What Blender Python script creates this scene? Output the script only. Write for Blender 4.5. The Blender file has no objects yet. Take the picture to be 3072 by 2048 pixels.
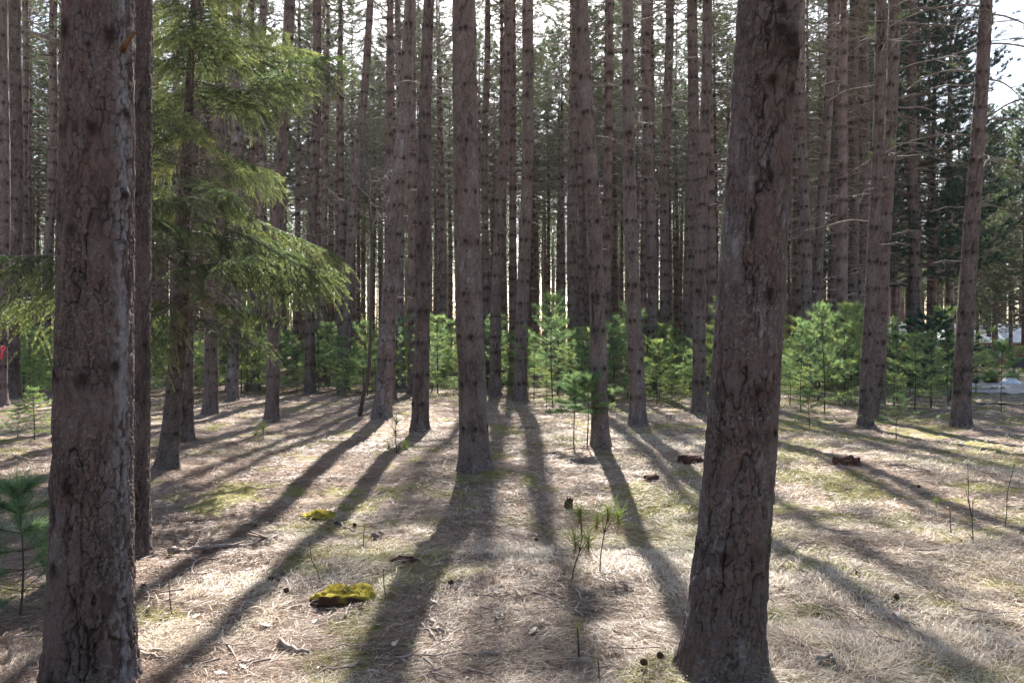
import bpy, math, random
import numpy as np
from mathutils import Vector, Matrix, Euler

# ------------------------------------------------------------------ camera, sky, sun, exposure
S = bpy.context.scene
COL = S.collection
F = 2491.0            # focal length in photo pixels (3072 wide)
EYE = 1.6
HOR = 1038.0          # photo row of the horizon
cam_d = bpy.data.cameras.new("camera")
cam = bpy.data.objects.new("camera", cam_d)
COL.objects.link(cam)
cam_d.sensor_width = 36.0
cam_d.lens = F / 3072 * 36.0
cam_d.clip_start = 0.05
cam_d.clip_end = 3000
cam.location = (0, 0, EYE)
cam.rotation_euler = (math.radians(90) + math.atan((HOR - 1024) / F), 0, 0)
S.camera = cam

SUN_EL, SUN_AZ = math.radians(41), math.radians(0.6)
w = bpy.data.worlds.new("World")
S.world = w
w.use_nodes = True
nt = w.node_tree
bg = nt.nodes["Background"]
sky = nt.nodes.new("ShaderNodeTexSky")
sky.sky_type = 'NISHITA'
sky.sun_disc = False
sky.sun_elevation = SUN_EL
sky.sun_rotation = SUN_AZ
sky.air_density = 1.0
sky.dust_density = 2.0
sky.ozone_density = 1.0
nt.links.new(sky.outputs[0], bg.inputs[0])
bg.inputs[1].default_value = 0.060
sun_d = bpy.data.lights.new("sun", 'SUN')
sun_d.energy = 5.0
sun_d.angle = math.radians(0.53)
sun_d.color = (1.0, 0.965, 0.91)
sun = bpy.data.objects.new("sun", sun_d)
COL.objects.link(sun)
sun.rotation_euler = (-(math.pi / 2 - SUN_EL), 0, -SUN_AZ)
sun.location = (0, 30, 40)
S.view_settings.view_transform = 'Standard'
S.view_settings.look = 'None'
S.view_settings.gamma = 1
S.view_settings.exposure = 2.22
S.cycles.max_bounces = 6
S.cycles.diffuse_bounces = 3
S.cycles.glossy_bounces = 2
S.cycles.transmission_bounces = 4
S.cycles.use_denoising = True

R = np.random.default_rng(7)

# ------------------------------------------------------------------ numpy noise
def _h(ix, iy, iz, seed):
    n = (ix.astype(np.int64) * 374761393 + iy.astype(np.int64) * 668265263 + iz.astype(np.int64) * 2147483647 + seed * 974711) & 0xFFFFFFFF
    n = ((n ^ (n >> 13)) * 1274126177) & 0xFFFFFFFF
    n = n ^ (n >> 16)
    n = (n * 2246822519) & 0xFFFFFFFF
    n = n ^ (n >> 15)
    return (n & 0xFFFFFF) / float(0xFFFFFF)

def vnoise(x, y, z, seed=0):
    x, y, z = np.broadcast_arrays(np.asarray(x, float), np.asarray(y, float), np.asarray(z, float))
    fx, fy, fz = np.floor(x), np.floor(y), np.floor(z)
    tx, ty, tz = x - fx, y - fy, z - fz
    tx, ty, tz = tx * tx * (3 - 2 * tx), ty * ty * (3 - 2 * ty), tz * tz * (3 - 2 * tz)
    out = 0
    for a in (0, 1):
        for b in (0, 1):
            for c in (0, 1):
                wgt = (tx if a else 1 - tx) * (ty if b else 1 - ty) * (tz if c else 1 - tz)
                out = out + wgt * _h(fx + a, fy + b, fz + c, seed)
    return out * 2 - 1

def fbm(x, y, z, seed=0, o=3):
    r, a, s = 0, 1.0, 0
    for k in range(o):
        r = r + a * vnoise(np.asarray(x) * 2 ** k, np.asarray(y) * 2 ** k, np.asarray(z) * 2 ** k, seed + k)
        s += a
        a *= 0.5
    return r / s

def voro(u, v, nu, seed):
    """Voronoi on a strip periodic in u with nu cells: edge distance (F2-F1) and two random values of the cell."""
    iu, iv = np.floor(u), np.floor(v)
    f1 = np.full(u.shape, 9.0); f2 = np.full(u.shape, 9.0)
    r1 = np.zeros(u.shape); r2 = np.zeros(u.shape)
    for du in (-1, 0, 1):
        for dv in (-1, 0, 1):
            cu, cv = iu + du, iv + dv
            cw = np.mod(cu, nu)
            px = cu + 0.1 + 0.8 * _h(cw, cv, cv * 0 + 1, seed)
            py = cv + 0.1 + 0.8 * _h(cw, cv, cv * 0 + 2, seed)
            d = np.hypot(px - u, py - v)
            a = _h(cw, cv, cv * 0 + 3, seed); b = _h(cw, cv, cv * 0 + 4, seed)
            near = d < f1
            f2 = np.where(near, f1, np.minimum(f2, d))
            r1 = np.where(near, a, r1); r2 = np.where(near, b, r2)
            f1 = np.where(near, d, f1)
    return f2 - f1, r1, r2

def sstep(a, b, x):
    t = np.clip((x - a) / (b - a), 0, 1)
    return t * t * (3 - 2 * t)

# ------------------------------------------------------------------ terrain
def gh(x, y):
    x = np.asarray(x, float); y = np.asarray(y, float)
    h = 0.05 * np.sin(0.55 * x + 1.1) * np.sin(0.43 * y + 0.6) + 0.03 * np.sin(1.3 * x + 0.5 * y) * np.cos(0.9 * y - 0.4)
    h = h - 0.13 * np.exp(-((y - 7.9) / 1.3) ** 2 - ((x + 0.2) / 4.0) ** 2)          # shallow hollow
    h = h + 0.11 * np.exp(-((y - 5.6) / 0.9) ** 2 - ((x - 0.6) / 1.3) ** 2)           # mound behind it
    h = h + 0.10 * np.exp(-((y - 11.5) / 1.5) ** 2 - ((x - 0.5) / 4.5) ** 2)
    h = h + 0.10 * np.exp(-((y - 20.5) / 1.6) ** 2 - ((x - 12.0) / 2.0) ** 2)
    k = np.exp(-(np.hypot(x, y) / 1.2) ** 2)
    return h * (1 - k)

def micro(x, y):
    return 0.030 * fbm(x * 1.7, y * 1.7, 0, 11, 3) + 0.032 * fbm(x * 4.2, y * 4.2, 0, 21, 2)

BUMPS = []            # needles and soil heaped against the trunks
def gz(x, y):
    h = gh(x, y) + micro(x, y)
    for bx, by, br in BUMPS:
        q = ((np.asarray(x) - bx) ** 2 + (np.asarray(y) - by) ** 2) / (2.3 * br) ** 2
        h = h + 0.055 * np.exp(-q)
    return h

def mossf(x, y):
    """how mossy the ground is at a place, 0..1: yellow-green patches"""
    n = fbm(x * 1.3, y * 1.3, 0, 31, 3) + 0.5 * fbm(x * 4.5, y * 4.5, 0, 37, 2) + 0.10 * np.clip(x / 4, -1, 1) - 0.1 * (np.clip(y, 0, 9) < 4.4)
    return sstep(0.06, 0.36, n)

def px(u, v, d):
    return Vector(((u - 1536) / F * d, d, EYE + (HOR - v) / F * d))

def hit(u, v):
    """where the sight line through photo pixel (u, v) meets the ground"""
    d = F * EYE / max(v - HOR, 4)
    for _ in range(25):
        x = (u - 1536) / F * d
        d = 0.5 * d + 0.5 * F * (EYE - float(gz(x, d))) / max(v - HOR, 4)
    x = (u - 1536) / F * d
    return Vector((x, d, float(gz(x, d))))

# ------------------------------------------------------------------ mesh builder
class MB:
    def __init__(s):
        s.V = []; s.F = []; s.M = []; s.T = []; s.X = {}; s.n = 0; s.names = None
    def add(s, v, f, mat=0, tint=0.5, **ex):
        v = np.asarray(v, float).reshape(-1, 3); f = np.asarray(f, np.int64)
        s.V.append(v); s.F.append(f + s.n)
        s.M.append(np.full(len(f), mat, np.int32))
        s.T.append(np.broadcast_to(np.asarray(tint, float), (len(v),)).copy())
        for k in set(ex) | set(s.X):
            if k not in s.X:
                s.X[k] = [np.zeros(s.n)] if s.n else []
            s.X[k].append(np.broadcast_to(np.asarray(ex.get(k, 0.0), float), (len(v),)).copy())
        s.n += len(v)
    def mesh(s, name, mats, smooth=True):
        me = bpy.data.meshes.new(name)
        V = np.concatenate(s.V)
        sizes = np.concatenate([np.full(len(f), f.shape[1], np.int32) for f in s.F])
        loops = np.concatenate([f.ravel() for f in s.F]).astype(np.int32)
        starts = np.concatenate([[0], np.cumsum(sizes)[:-1]]).astype(np.int32)
        me.vertices.add(len(V)); me.vertices.foreach_set("co", V.astype(np.float32).ravel())
        me.loops.add(len(loops)); me.loops.foreach_set("vertex_index", loops)
        me.polygons.add(len(sizes)); me.polygons.foreach_set("loop_start", starts)
        me.polygons.foreach_set("material_index", np.concatenate(s.M))
        me.polygons.foreach_set("use_smooth", np.full(len(sizes), smooth))
        a = me.attributes.new("tint", 'FLOAT', 'POINT'); a.data.foreach_set("value", np.concatenate(s.T).astype(np.float32))
        for k, l in s.X.items():
            a = me.attributes.new(k, 'FLOAT', 'POINT'); a.data.foreach_set("value", np.concatenate(l).astype(np.float32))
        for m in mats:
            me.materials.append(m)
        me.update(calc_edges=True)
        me.validate()
        return me
    def tube(s, pts, rad, n=6, mat=0, tint=0.5, cap=True, **ex):
        P = np.asarray(pts, float); m = len(P)
        rad = np.broadcast_to(np.asarray(rad, float), (m,))
        T = np.gradient(P, axis=0); T /= np.linalg.norm(T, axis=1, keepdims=True) + 1e-9
        ref = np.array([0.31, 0.17, 0.93]) if abs(T[0, 2]) < 0.8 else np.array([0.95, 0.2, 0.1])
        A = np.cross(T, ref); A /= np.linalg.norm(A, axis=1, keepdims=True) + 1e-9
        B = np.cross(T, A)
        th = np.arange(n) / n * 2 * np.pi
        V = P[:, None] + rad[:, None, None] * (np.cos(th)[None, :, None] * A[:, None] + np.sin(th)[None, :, None] * B[:, None])
        i = np.arange(m - 1)[:, None] * n; j = np.arange(n)[None]; k = (j + 1) % n
        f = np.stack([i + j, i + k, i + n + k, i + n + j], -1).reshape(-1, 4)
        s.add(V.reshape(-1, 3), f, mat, tint, **ex)
        if cap and rad[-1] > 0.003:
            b = s.n - n
            s.F.append(np.arange(b, b + n)[None]); s.M.append(np.array([mat], np.int32))
            b = s.n - m * n
            s.F.append(np.arange(b, b + n)[::-1][None]); s.M.append(np.array([mat], np.int32))
    def blades(s, P, D, L, W, rng, mat=0, tint=0.5, **ex):
        """needle triangles from P along D"""
        P = np.asarray(P, float); n = len(P)
        D = D / (np.linalg.norm(D, axis=1, keepdims=True) + 1e-9)
        q = rng.normal(size=(n, 3)); sd = np.cross(D, q); sd /= np.linalg.norm(sd, axis=1, keepdims=True) + 1e-9
        L = np.broadcast_to(L, (n,))[:, None]; W = np.broadcast_to(W, (n,))[:, None]
        V = np.stack([P - sd * W / 2, P + sd * W / 2, P + D * L], 1)
        t = np.broadcast_to(tint, (n,)).repeat(3)
        s.add(V.reshape(-1, 3), np.arange(3 * n).reshape(-1, 3), mat, t, **ex)

# ------------------------------------------------------------------ materials
def mat(name):
    m = bpy.data.materials.new(name); m.use_nodes = True
    n = m.node_tree.nodes; n.clear()
    out = n.new("ShaderNodeOutputMaterial")
    return m, m.node_tree, out

def N(t, kind, **kw):
    n = t.nodes.new(kind)
    for k, v in kw.items():
        setattr(n, k, v)
    return n

def attr(t, name):
    return N(t, "ShaderNodeAttribute", attribute_name=name).outputs["Fac"]

def ramp(t, fac, stops):
    r = N(t, "ShaderNodeValToRGB")
    e = r.color_ramp.elements
    while len(e) < len(stops):
        e.new(0.5)
    for el, (p, c) in zip(e, stops):
        el.position = p; el.color = (*c, 1)
    t.links.new(fac, r.inputs[0])
    return r.outputs[0]

def mixc(t, fac, a, b, mode='MIX'):
    m = N(t, "ShaderNodeMix", data_type='RGBA', blend_type=mode)
    for sock, val in ((m.inputs[0], fac), (m.inputs[6], a), (m.inputs[7], b)):
        if isinstance(val, bpy.types.NodeSocket):
            t.links.new(val, sock)
        else:
            sock.default_value = val if isinstance(val, float) else (*val, 1)
    return m.outputs[2]

def mth(t, op, a, b=0.0, c=None):
    m = N(t, "ShaderNodeMath", operation=op)
    for sock, val in zip(m.inputs, (a, b) if c is None else (a, b, c)):
        if isinstance(val, bpy.types.NodeSocket):
            t.links.new(val, sock)
        else:
            sock.default_value = val
    return m.outputs[0]

def noise(t, scale, vec=None, detail=4, rough=0.55):
    n = N(t, "ShaderNodeTexNoise")
    n.inputs["Scale"].default_value = scale; n.inputs["Detail"].default_value = detail; n.inputs["Roughness"].default_value = rough
    if vec is None:
        vec = N(t, "ShaderNodeTexCoord").outputs["Object"]
    t.links.new(vec, n.inputs["Vector"])
    return n.outputs["Fac"]

def stretch(t, sx, sy, sz):
    mp = N(t, "ShaderNodeMapping"); mp.inputs["Scale"].default_value = (sx, sy, sz)
    t.links.new(N(t, "ShaderNodeTexCoord").outputs["Object"], mp.inputs["Vector"])
    return mp.outputs[0]

def princ(t, out, col, rough=0.85, bump=None, bstr=0.3, bdist=0.01, spec=0.25):
    p = N(t, "ShaderNodeBsdfPrincipled")
    p.inputs["Roughness"].default_value = rough
    p.inputs["Specular IOR Level"].default_value = spec
    if isinstance(col, bpy.types.NodeSocket):
        t.links.new(col, p.inputs["Base Color"])
    else:
        p.inputs["Base Color"].default_value = (*col, 1)
    if bump is not None:
        b = N(t, "ShaderNodeBump"); b.inputs["Strength"].default_value = bstr; b.inputs["Distance"].default_value = bdist
        t.links.new(bump, b.inputs["Height"]); t.links.new(b.outputs[0], p.inputs["Normal"])
    t.links.new(p.outputs[0], out.inputs[0])
    return p

def bark_mat(name, stops, furrow, pale, lichen=0.0, bs=0.5):
    m, t, out = mat(name)
    pl = attr(t, "plate")
    n1 = noise(t, 14, stretch(t, 1, 1, 0.35)); n2 = noise(t, 110, stretch(t, 1, 1, 0.45), 4, .65)
    rnd = N(t, "ShaderNodeObjectInfo").outputs["Random"]
    f = mth(t, 'ADD', mth(t, 'MULTIPLY', pl, 0.55), mth(t, 'MULTIPLY', n1, 0.55))
    f = mth(t, 'ADD', mth(t, 'ADD', f, -0.12), mth(t, 'MULTIPLY', mth(t, 'ADD', rnd, -0.5), 0.34))
    c = ramp(t, f, stops)
    c = mixc(t, mth(t, 'MULTIPLY', attr(t, "pale"), 0.6), c, pale)
    c = mixc(t, 1.0, c, mixc(t, n2, (0.5, 0.5, 0.5), (1.5, 1.5, 1.5)), 'MULTIPLY')
    c = mixc(t, attr(t, "furrow"), c, furrow)
    if lichen:
        ln = noise(t, 70, None, 4); lm = noise(t, 3.0, None, 2)
        g = mth(t, 'MULTIPLY', mth(t, 'GREATER_THAN', ln, 0.60), mth(t, 'GREATER_THAN', lm, 0.5))
        c = mixc(t, mth(t, 'MULTIPLY', g, lichen), c, (0.24, 0.27, 0.21))
    c = mixc(t, attr(t, "knot"), c, (0.026, 0.017, 0.013))
    princ(t, out, c, 0.9, mth(t, 'ADD', n2, n1), bs, 0.006, 0.15)
    return m

M = {}
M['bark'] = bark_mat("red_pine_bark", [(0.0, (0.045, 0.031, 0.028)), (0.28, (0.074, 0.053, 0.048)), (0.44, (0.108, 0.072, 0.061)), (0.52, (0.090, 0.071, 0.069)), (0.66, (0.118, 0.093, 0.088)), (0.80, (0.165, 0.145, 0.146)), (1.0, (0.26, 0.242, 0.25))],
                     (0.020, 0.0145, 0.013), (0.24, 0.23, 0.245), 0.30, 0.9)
M['bark_mid_glare'] = bark_mat("glare_lightened_red_pine_bark", [(0.0, (0.065, 0.044, 0.039)), (0.28, (0.113, 0.084, 0.076)), (0.44, (0.163, 0.116, 0.100)), (0.52, (0.145, 0.113, 0.104)), (0.66, (0.195, 0.154, 0.141)), (0.80, (0.24, 0.21, 0.208)), (1.0, (0.34, 0.31, 0.315))],
                     (0.030, 0.021, 0.018), (0.24, 0.23, 0.245), 0.25, 0.7)  # bark colour lightened to imitate veiling glare over the mid-distance trunks
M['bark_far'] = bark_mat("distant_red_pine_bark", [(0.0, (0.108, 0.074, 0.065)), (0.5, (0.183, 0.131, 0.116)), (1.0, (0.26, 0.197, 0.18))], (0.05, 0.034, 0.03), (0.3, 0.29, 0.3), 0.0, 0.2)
M['bark_dark'] = bark_mat("spruce_bark", [(0.0, (0.05, 0.038, 0.033)), (0.5, (0.10, 0.075, 0.065)), (1.0, (0.17, 0.14, 0.13))], (0.02, 0.015, 0.013), (0.25, 0.24, 0.24), 0.3)

def simple(name, stops, scale=20, rough=0.85, bstr=0.3, spec=0.2, use_tint=False):
    m, t, out = mat(name)
    n = noise(t, scale)
    f = mth(t, 'ADD', mth(t, 'MULTIPLY', n, 0.6), mth(t, 'MULTIPLY', attr(t, "tint"), 0.4)) if use_tint else n
    princ(t, out, ramp(t, f, stops), rough, n, bstr, 0.005, spec)
    return m
M['twig'] = simple("dead_branch_wood", [(0.3, (0.085, 0.062, 0.052)), (0.7, (0.24, 0.195, 0.165))], 30)
M['stick'] = simple("weathered_stick_wood", [(0.3, (0.12, 0.082, 0.066)), (0.7, (0.38, 0.31, 0.265))], 25)
M['stem'] = simple("sapling_stem", [(0.3, (0.035, 0.028, 0.022)), (0.7, (0.085, 0.065, 0.05))], 40)
M['stub'] = simple("orange_broken_stub", [(0.3, (0.05, 0.026, 0.014)), (0.7, (0.15, 0.075, 0.035))], 40)
M['greytwig'] = simple("bare_grey_twigs", [(0.3, (0.10, 0.085, 0.08)), (0.7, (0.24, 0.21, 0.20))], 20)

def needle_mat(name, stops, trans=0.5, tcol=(1.0, 1.05, 0.55), rough=0.5):
    m, t, out = mat(name)
    rnd = N(t, "ShaderNodeObjectInfo").outputs["Random"]
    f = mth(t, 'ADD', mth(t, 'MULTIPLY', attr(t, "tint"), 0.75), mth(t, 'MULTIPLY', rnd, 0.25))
    c = ramp(t, f, stops)
    p = N(t, "ShaderNodeBsdfPrincipled"); p.inputs["Roughness"].default_value = rough; p.inputs["Specular IOR Level"].default_value = 0.35
    tr = N(t, "ShaderNodeBsdfTranslucent")
    t.links.new(c, p.inputs["Base Color"]); t.links.new(mixc(t, 1.0, c, tcol, 'MULTIPLY'), tr.inputs[0])
    mx = N(t, "ShaderNodeMixShader"); mx.inputs[0].default_value = trans
    t.links.new(p.outputs[0], mx.inputs[1]); t.links.new(tr.outputs[0], mx.inputs[2]); t.links.new(mx.outputs[0], out.inputs[0])
    return m
M['pine_needle'] = needle_mat("red_pine_needles", [(0, (0.035, 0.055, 0.03)), (0.5, (0.06, 0.085, 0.045)), (1, (0.10, 0.12, 0.065))], 0.45, (1.2, 1.2, 0.8))
M['white_pine'] = needle_mat("white_pine_needles", [(0, (0.06, 0.105, 0.078)), (0.5, (0.12, 0.18, 0.11)), (1, (0.30, 0.335, 0.155))], 0.58, (2.1, 2.15, 1.25))
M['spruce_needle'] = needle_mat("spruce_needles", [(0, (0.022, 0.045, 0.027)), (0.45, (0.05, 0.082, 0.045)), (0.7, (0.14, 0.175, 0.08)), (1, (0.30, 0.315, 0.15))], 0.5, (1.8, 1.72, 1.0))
M['dark_needle'] = needle_mat("dark_conifer_needles", [(0, (0.02, 0.05, 0.038)), (0.5, (0.035, 0.08, 0.055)), (1, (0.07, 0.12, 0.075))], 0.3, (1.0, 1.1, 0.8))
M['litter'] = needle_mat("dry_grass_and_needles", [(0.0, (0.10, 0.05, 0.035)), (0.25, (0.24, 0.152, 0.107)), (0.5, (0.41, 0.325, 0.235)), (0.75, (0.64, 0.57, 0.455)), (0.85, (0.30, 0.265, 0.075)), (1.0, (0.235, 0.235, 0.06))], 0.25, (1.0, 0.95, 0.8), 0.55)
# litter tint must not vary by object
for n_ in M['litter'].node_tree.nodes:
    if n_.type == 'MATH' and n_.operation == 'MULTIPLY':
        if abs(n_.inputs[1].default_value - 0.75) < 1e-5: n_.inputs[1].default_value = 1.0
        elif abs(n_.inputs[1].default_value - 0.25) < 1e-5: n_.inputs[1].default_value = 0.0

m, t, out = mat("forest_floor")
n1 = noise(t, 3.0, None, 6); n2 = noise(t, 60, None, 4); n3 = noise(t, 260, stretch(t, 1, 0.6, 1), 3)
c = ramp(t, mth(t, 'ADD', mth(t, 'MULTIPLY', n1, 0.4), mth(t, 'MULTIPLY', n2, 0.6)), [(0.3, (0.12, 0.075, 0.055)), (0.5, (0.27, 0.20, 0.155)), (0.7, (0.44, 0.36, 0.29))])
c = mixc(t, mth(t, 'MULTIPLY', attr(t, "moss"), 0.75), c, mixc(t, n2, (0.10, 0.105, 0.02), (0.27, 0.25, 0.06)))
c = mixc(t, 1.0, c, mixc(t, n3, (0.55, 0.53, 0.5), (1.35, 1.35, 1.35)), 'MULTIPLY')
princ(t, out, c, 0.95, mth(t, 'ADD', n2, n3), 0.6, 0.02, 0.1)
M['ground'] = m

# ------------------------------------------------------------------ objects
def link(name, data, parent=None):
    o = bpy.data.objects.new(name, data)
    COL.objects.link(o)
    if parent is not None:
        o.parent = parent
    return o

def tag(o, label=None, cat=None, group=None, kind=None):
    if label: o["label"] = label
    if cat: o["category"] = cat
    if group: o["group"] = group
    if kind: o["kind"] = kind
    return o

def thing(name, label, cat, loc=(0, 0, 0), group=None, rz=0.0):
    o = link(name, None)
    o.empty_display_size = 0.2
    o.location = loc; o.rotation_euler = (0, 0, rz)
    return tag(o, label, cat, group)

def rand_dirs(n, rng, axis, spread):
    """n directions within a cone-ish spread about axis (n,3 or 3)"""
    d = np.asarray(axis, float) + rng.normal(size=(n, 3)) * spread
    return d / (np.linalg.norm(d, axis=1, keepdims=True) + 1e-9)

# ------------------------------------------------------------------ the ground sheet
def build_ground():
    rr = np.concatenate([[0.0], np.geomspace(0.5, 700, 560)])
    na = 640
    # finer towards the view
    th = np.linspace(-np.pi, np.pi, na, endpoint=False)
    th = th - 0.55 * np.sin(th)
    r, a = np.meshgrid(rr[1:], th, indexing='ij')
    x = (r * np.sin(a)).ravel(); y = (r * np.cos(a)).ravel()
    fade = np.exp(-(r.ravel() / 60) ** 2)
    z = gh(x, y) * np.clip(1.2 - r.ravel() / 200, 0, 1) + (gz(x, y) - gh(x, y)) * fade
    V = np.concatenate([np.stack([x, y, z], 1), [[0, 0, 0]]])
    nr = len(rr) - 1
    i = np.arange(nr - 1)[:, None] * na; j = np.arange(na)[None]; k = (j + 1) % na
    f = np.stack([i + j, i + na + j, i + na + k, i + k], -1).reshape(-1, 4)[:, ::-1]
    b = MB(); b.add(V, f, 0, 0.5, moss=np.append(mossf(x, y), 0))
    c = len(V) - 1
    b.F.append(np.stack([np.full(na, c), np.arange(na), (np.arange(na) + 1) % na], 1)[:, ::-1]); b.M.append(np.zeros(na, np.int32))
    tag(link("ground", b.mesh("ground", [M['ground']])), kind="structure")

# ------------------------------------------------------------------ trunks
def bark_disp(th, z, r, seed, coarse=1.0):
    """radial offset, furrow, plate tint on a trunk surface: jagged layered flakes and wandering, mostly upright fissures"""
    q = 1.0 / coarse
    cx, cy, zz = np.cos(th) * r * q, np.sin(th) * r * q, z * q
    rm = float(np.mean(r)) * q
    w1 = fbm(cx * 22, cy * 22, zz * 9, seed, 3); w2 = fbm(cx * 20, cy * 20, zz * 10, seed + 9, 3)
    wl = fbm(cx * 7, cy * 7, zz * 3, seed + 12, 2)
    nA = max(9, round(2 * math.pi * rm / 0.023)); uA = th / (2 * np.pi) * nA
    eA, a1, a2 = voro(uA + 1.1 * w1 + 0.5 * wl, zz / 0.080 + 1.0 * w2, nA, seed + 1)
    nB = max(16, round(2 * math.pi * rm / 0.012)); uB = th / (2 * np.pi) * nB
    eB, b1, b2 = voro(uB + 1.2 * w1 + 0.6 * w2, zz / 0.030 + 1.0 * w2, nB, seed + 2)
    mA = sstep(-0.35, 0.25, vnoise(cx * 12, cy * 12, zz * 6, seed + 47))
    cA = (1 - sstep(0.02, 0.13, eA)) * (0.15 + 0.85 * mA)
    cB = (1 - sstep(0.0, 0.12, eB)) * (b2 > 0.3)
    n1 = fbm(cx * 9 + 0.35 * w1, cy * 9 + 0.35 * w2, zz * 1.3 + 0.2 * w2, seed + 40, 3)
    br = sstep(-0.25, 0.15, vnoise(cx * 9, cy * 9, zz * 3, seed + 48))
    fi = (1 - sstep(0.25, 1.0, np.abs(n1) / 0.024)) * br
    wide = np.exp(-(n1 / 0.10) ** 2) * br
    off = 0.0065 * (a1 - 0.5) + 0.0032 * (b1 - 0.5) - 0.0065 * cA - 0.002 * cB - 0.007 * fi - 0.004 * wide
    furrow = np.clip(0.55 * cA + 0.36 * cB + 0.8 * fi + 0.15 * wide, 0, 1)
    plate = np.clip(0.02 + 0.42 * a1 + 0.42 * b1 + 0.12 * a2 + 0.40 * wl - 0.15 * wide, 0, 1)
    return off * coarse ** 0.5, furrow, plate

def trunk_mesh(name, path, rfun, H, fine_top, step, nring, seed, knots, material, flare=0.3, bark_scale=1.0, top_step=0.35, relief=1.0, pale_side=None):
    """path(z)->(x,y) offset, rfun(z)->radius; knots: list of (theta, z, size)"""
    zs = np.concatenate([np.arange(-0.12, fine_top, step), np.arange(fine_top, H, top_step), [H]])
    th = np.arange(nring) / nring * 2 * np.pi
    Z, T = np.meshgrid(zs, th, indexing='ij')
    rr = rfun(zs)
    base_r = np.repeat(rr[:, None], nring, 1)
    rng = np.random.default_rng(seed)
    ph = rng.uniform(0, 6.28, 3)
    lob = 1 + 0.28 * np.sin(3 * T + ph[0]) + 0.22 * np.sin(5 * T + ph[1])
    fl = 1 + flare * np.exp(-np.clip(Z, 0, 99) / 0.16) * lob * 0.8 + 0.10 * np.exp(-np.clip(Z, 0, 99) / 0.6)
    shape = 1 + 0.018 * np.sin(2 * T + ph[2] + Z * 0.4) + 0.02 * fbm(np.cos(T) * 2, np.sin(T) * 2, Z * 1.5, seed + 3, 2)
    off, fu, pl = bark_disp(T.ravel(), Z.ravel(), base_r.ravel(), seed, bark_scale)
    off = off.reshape(Z.shape) * relief; fu = fu.reshape(Z.shape); pl = pl.reshape(Z.shape)
    kn = np.zeros(Z.shape)
    for (kt, kz, ks) in knots:
        i0, i1 = np.searchsorted(zs, kz - 5 * ks), np.searchsorted(zs, kz + 5 * ks)
        if i1 <= i0: continue
        dt = (np.angle(np.exp(1j * (T[i0:i1] - kt)))) * base_r[i0:i1]
        dz = Z[i0:i1] - kz
        dz = np.where(dz < 0, dz * 0.62, dz)
        q = (dt / ks) ** 2 + (dz / ks) ** 2
        wob = 0.35 * vnoise(T[i0:i1] * 9, Z[i0:i1] * 40, 0, seed + 4)
        kn[i0:i1] = np.maximum(kn[i0:i1], np.clip(np.exp(-q * 0.9) * 1.25 + wob * np.exp(-q * 0.4), 0, 1) * (0.95 if nring > 250 else 1))
        off[i0:i1] += 0.35 * ks * np.exp(-q * 0.5) - 0.42 * ks * np.exp(-q * 4.5)
    if nring <= 250:                                   # the dark ring of old branch bases at each whorl
        for kz in sorted({round(k[1] / 0.06) for k in knots}):
            i0, i1 = np.searchsorted(zs, kz * .06 - .12), np.searchsorted(zs, kz * .06 + .12)
            dz = Z[i0:i1] - kz * .06
            kn[i0:i1] = np.maximum(kn[i0:i1], .42 * np.exp(-(dz / .035) ** 2) * (0.6 + 0.7 * vnoise(T[i0:i1] * 3, Z[i0:i1] * 20, 0, seed + 8)))
    RR = base_r * fl * shape + off
    pale = np.zeros(Z.shape)
    if pale_side is not None:
        a, wd = pale_side
        pale = np.exp(-(np.angle(np.exp(1j * (T - a))) / wd) ** 2) * sstep(0.25, 0.6, pl + 0.25 * fbm(np.cos(T) * 3, np.sin(T) * 3, Z * 2, seed + 6, 2))
    X, Y = path(zs)
    V = np.stack([X[:, None] + RR * np.cos(T), Y[:, None] + RR * np.sin(T), Z], -1).reshape(-1, 3)
    m = len(zs)
    i = np.arange(m - 1)[:, None] * nring; j = np.arange(nring)[None]; k = (j + 1) % nring
    f = np.stack([i + j, i + k, i + nring + k, i + nring + j], -1).reshape(-1, 4)
    b = MB(); b.add(V, f, 0, 0.5, furrow=fu.ravel(), plate=pl.ravel(), knot=kn.ravel(), pale=pale.ravel())
    return b

def auto_knots(H, r, rng, z0=0.6, gap=0.5, size=0.02):
    ks = []; z = z0 + rng.uniform(0, gap)
    while z < H:
        n = rng.integers(5, 8); a = rng.uniform(0, 6.28)
        for q in range(n):
            ks.append((a + q / n * 6.28 + rng.uniform(-0.35, 0.35), z + rng.uniform(-0.014, 0.014), size * rng.uniform(0.7, 1.35)))
        z += gap * rng.uniform(0.75, 1.25)
    return ks

# ------------------------------------------------------------------ shared branch, crown and needle meshes
def dead_branch_mesh(seed, L):
    rng = np.random.default_rng(seed); b = MB()
    n = 9; s = np.linspace(0, 1, n)
    up = rng.uniform(0.0, 0.25); dr = rng.uniform(0.15, 0.5); sw = rng.uniform(-0.25, 0.25)
    P = np.stack([s * L, sw * L * s ** 2 + 0.02 * L * np.sin(s * 9 + seed), L * (up * s - dr * s ** 2) + 0.015 * L * np.cos(s * 11 + seed)], 1)
    rad = 0.0045 + 0.0075 * L ** 0.5 * (1 - s) ** 0.8
    b.tube(P, rad, 5, 0, 0.5)
    for q in range(int(3 + 6 * L)):
        k = rng.integers(2, n - 1); p = P[k]
        l = rng.uniform(0.12, 0.38) * L * (1.15 - k / n)
        d = np.array([rng.uniform(0.3, 1), rng.choice([-1, 1]) * rng.uniform(0.4, 1), rng.uniform(-0.35, 0.3)]); d /= np.linalg.norm(d)
        tt = np.linspace(0, 1, 4)[:, None]
        b.tube(p + d * l * tt + np.array([0, 0, -0.12 * l]) * tt ** 2, np.linspace(rad[k] * 0.55, 0.003, 4), 3, 0, 0.5, cap=False)
    return b.mesh("dead_branch", [M['twig']])
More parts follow.
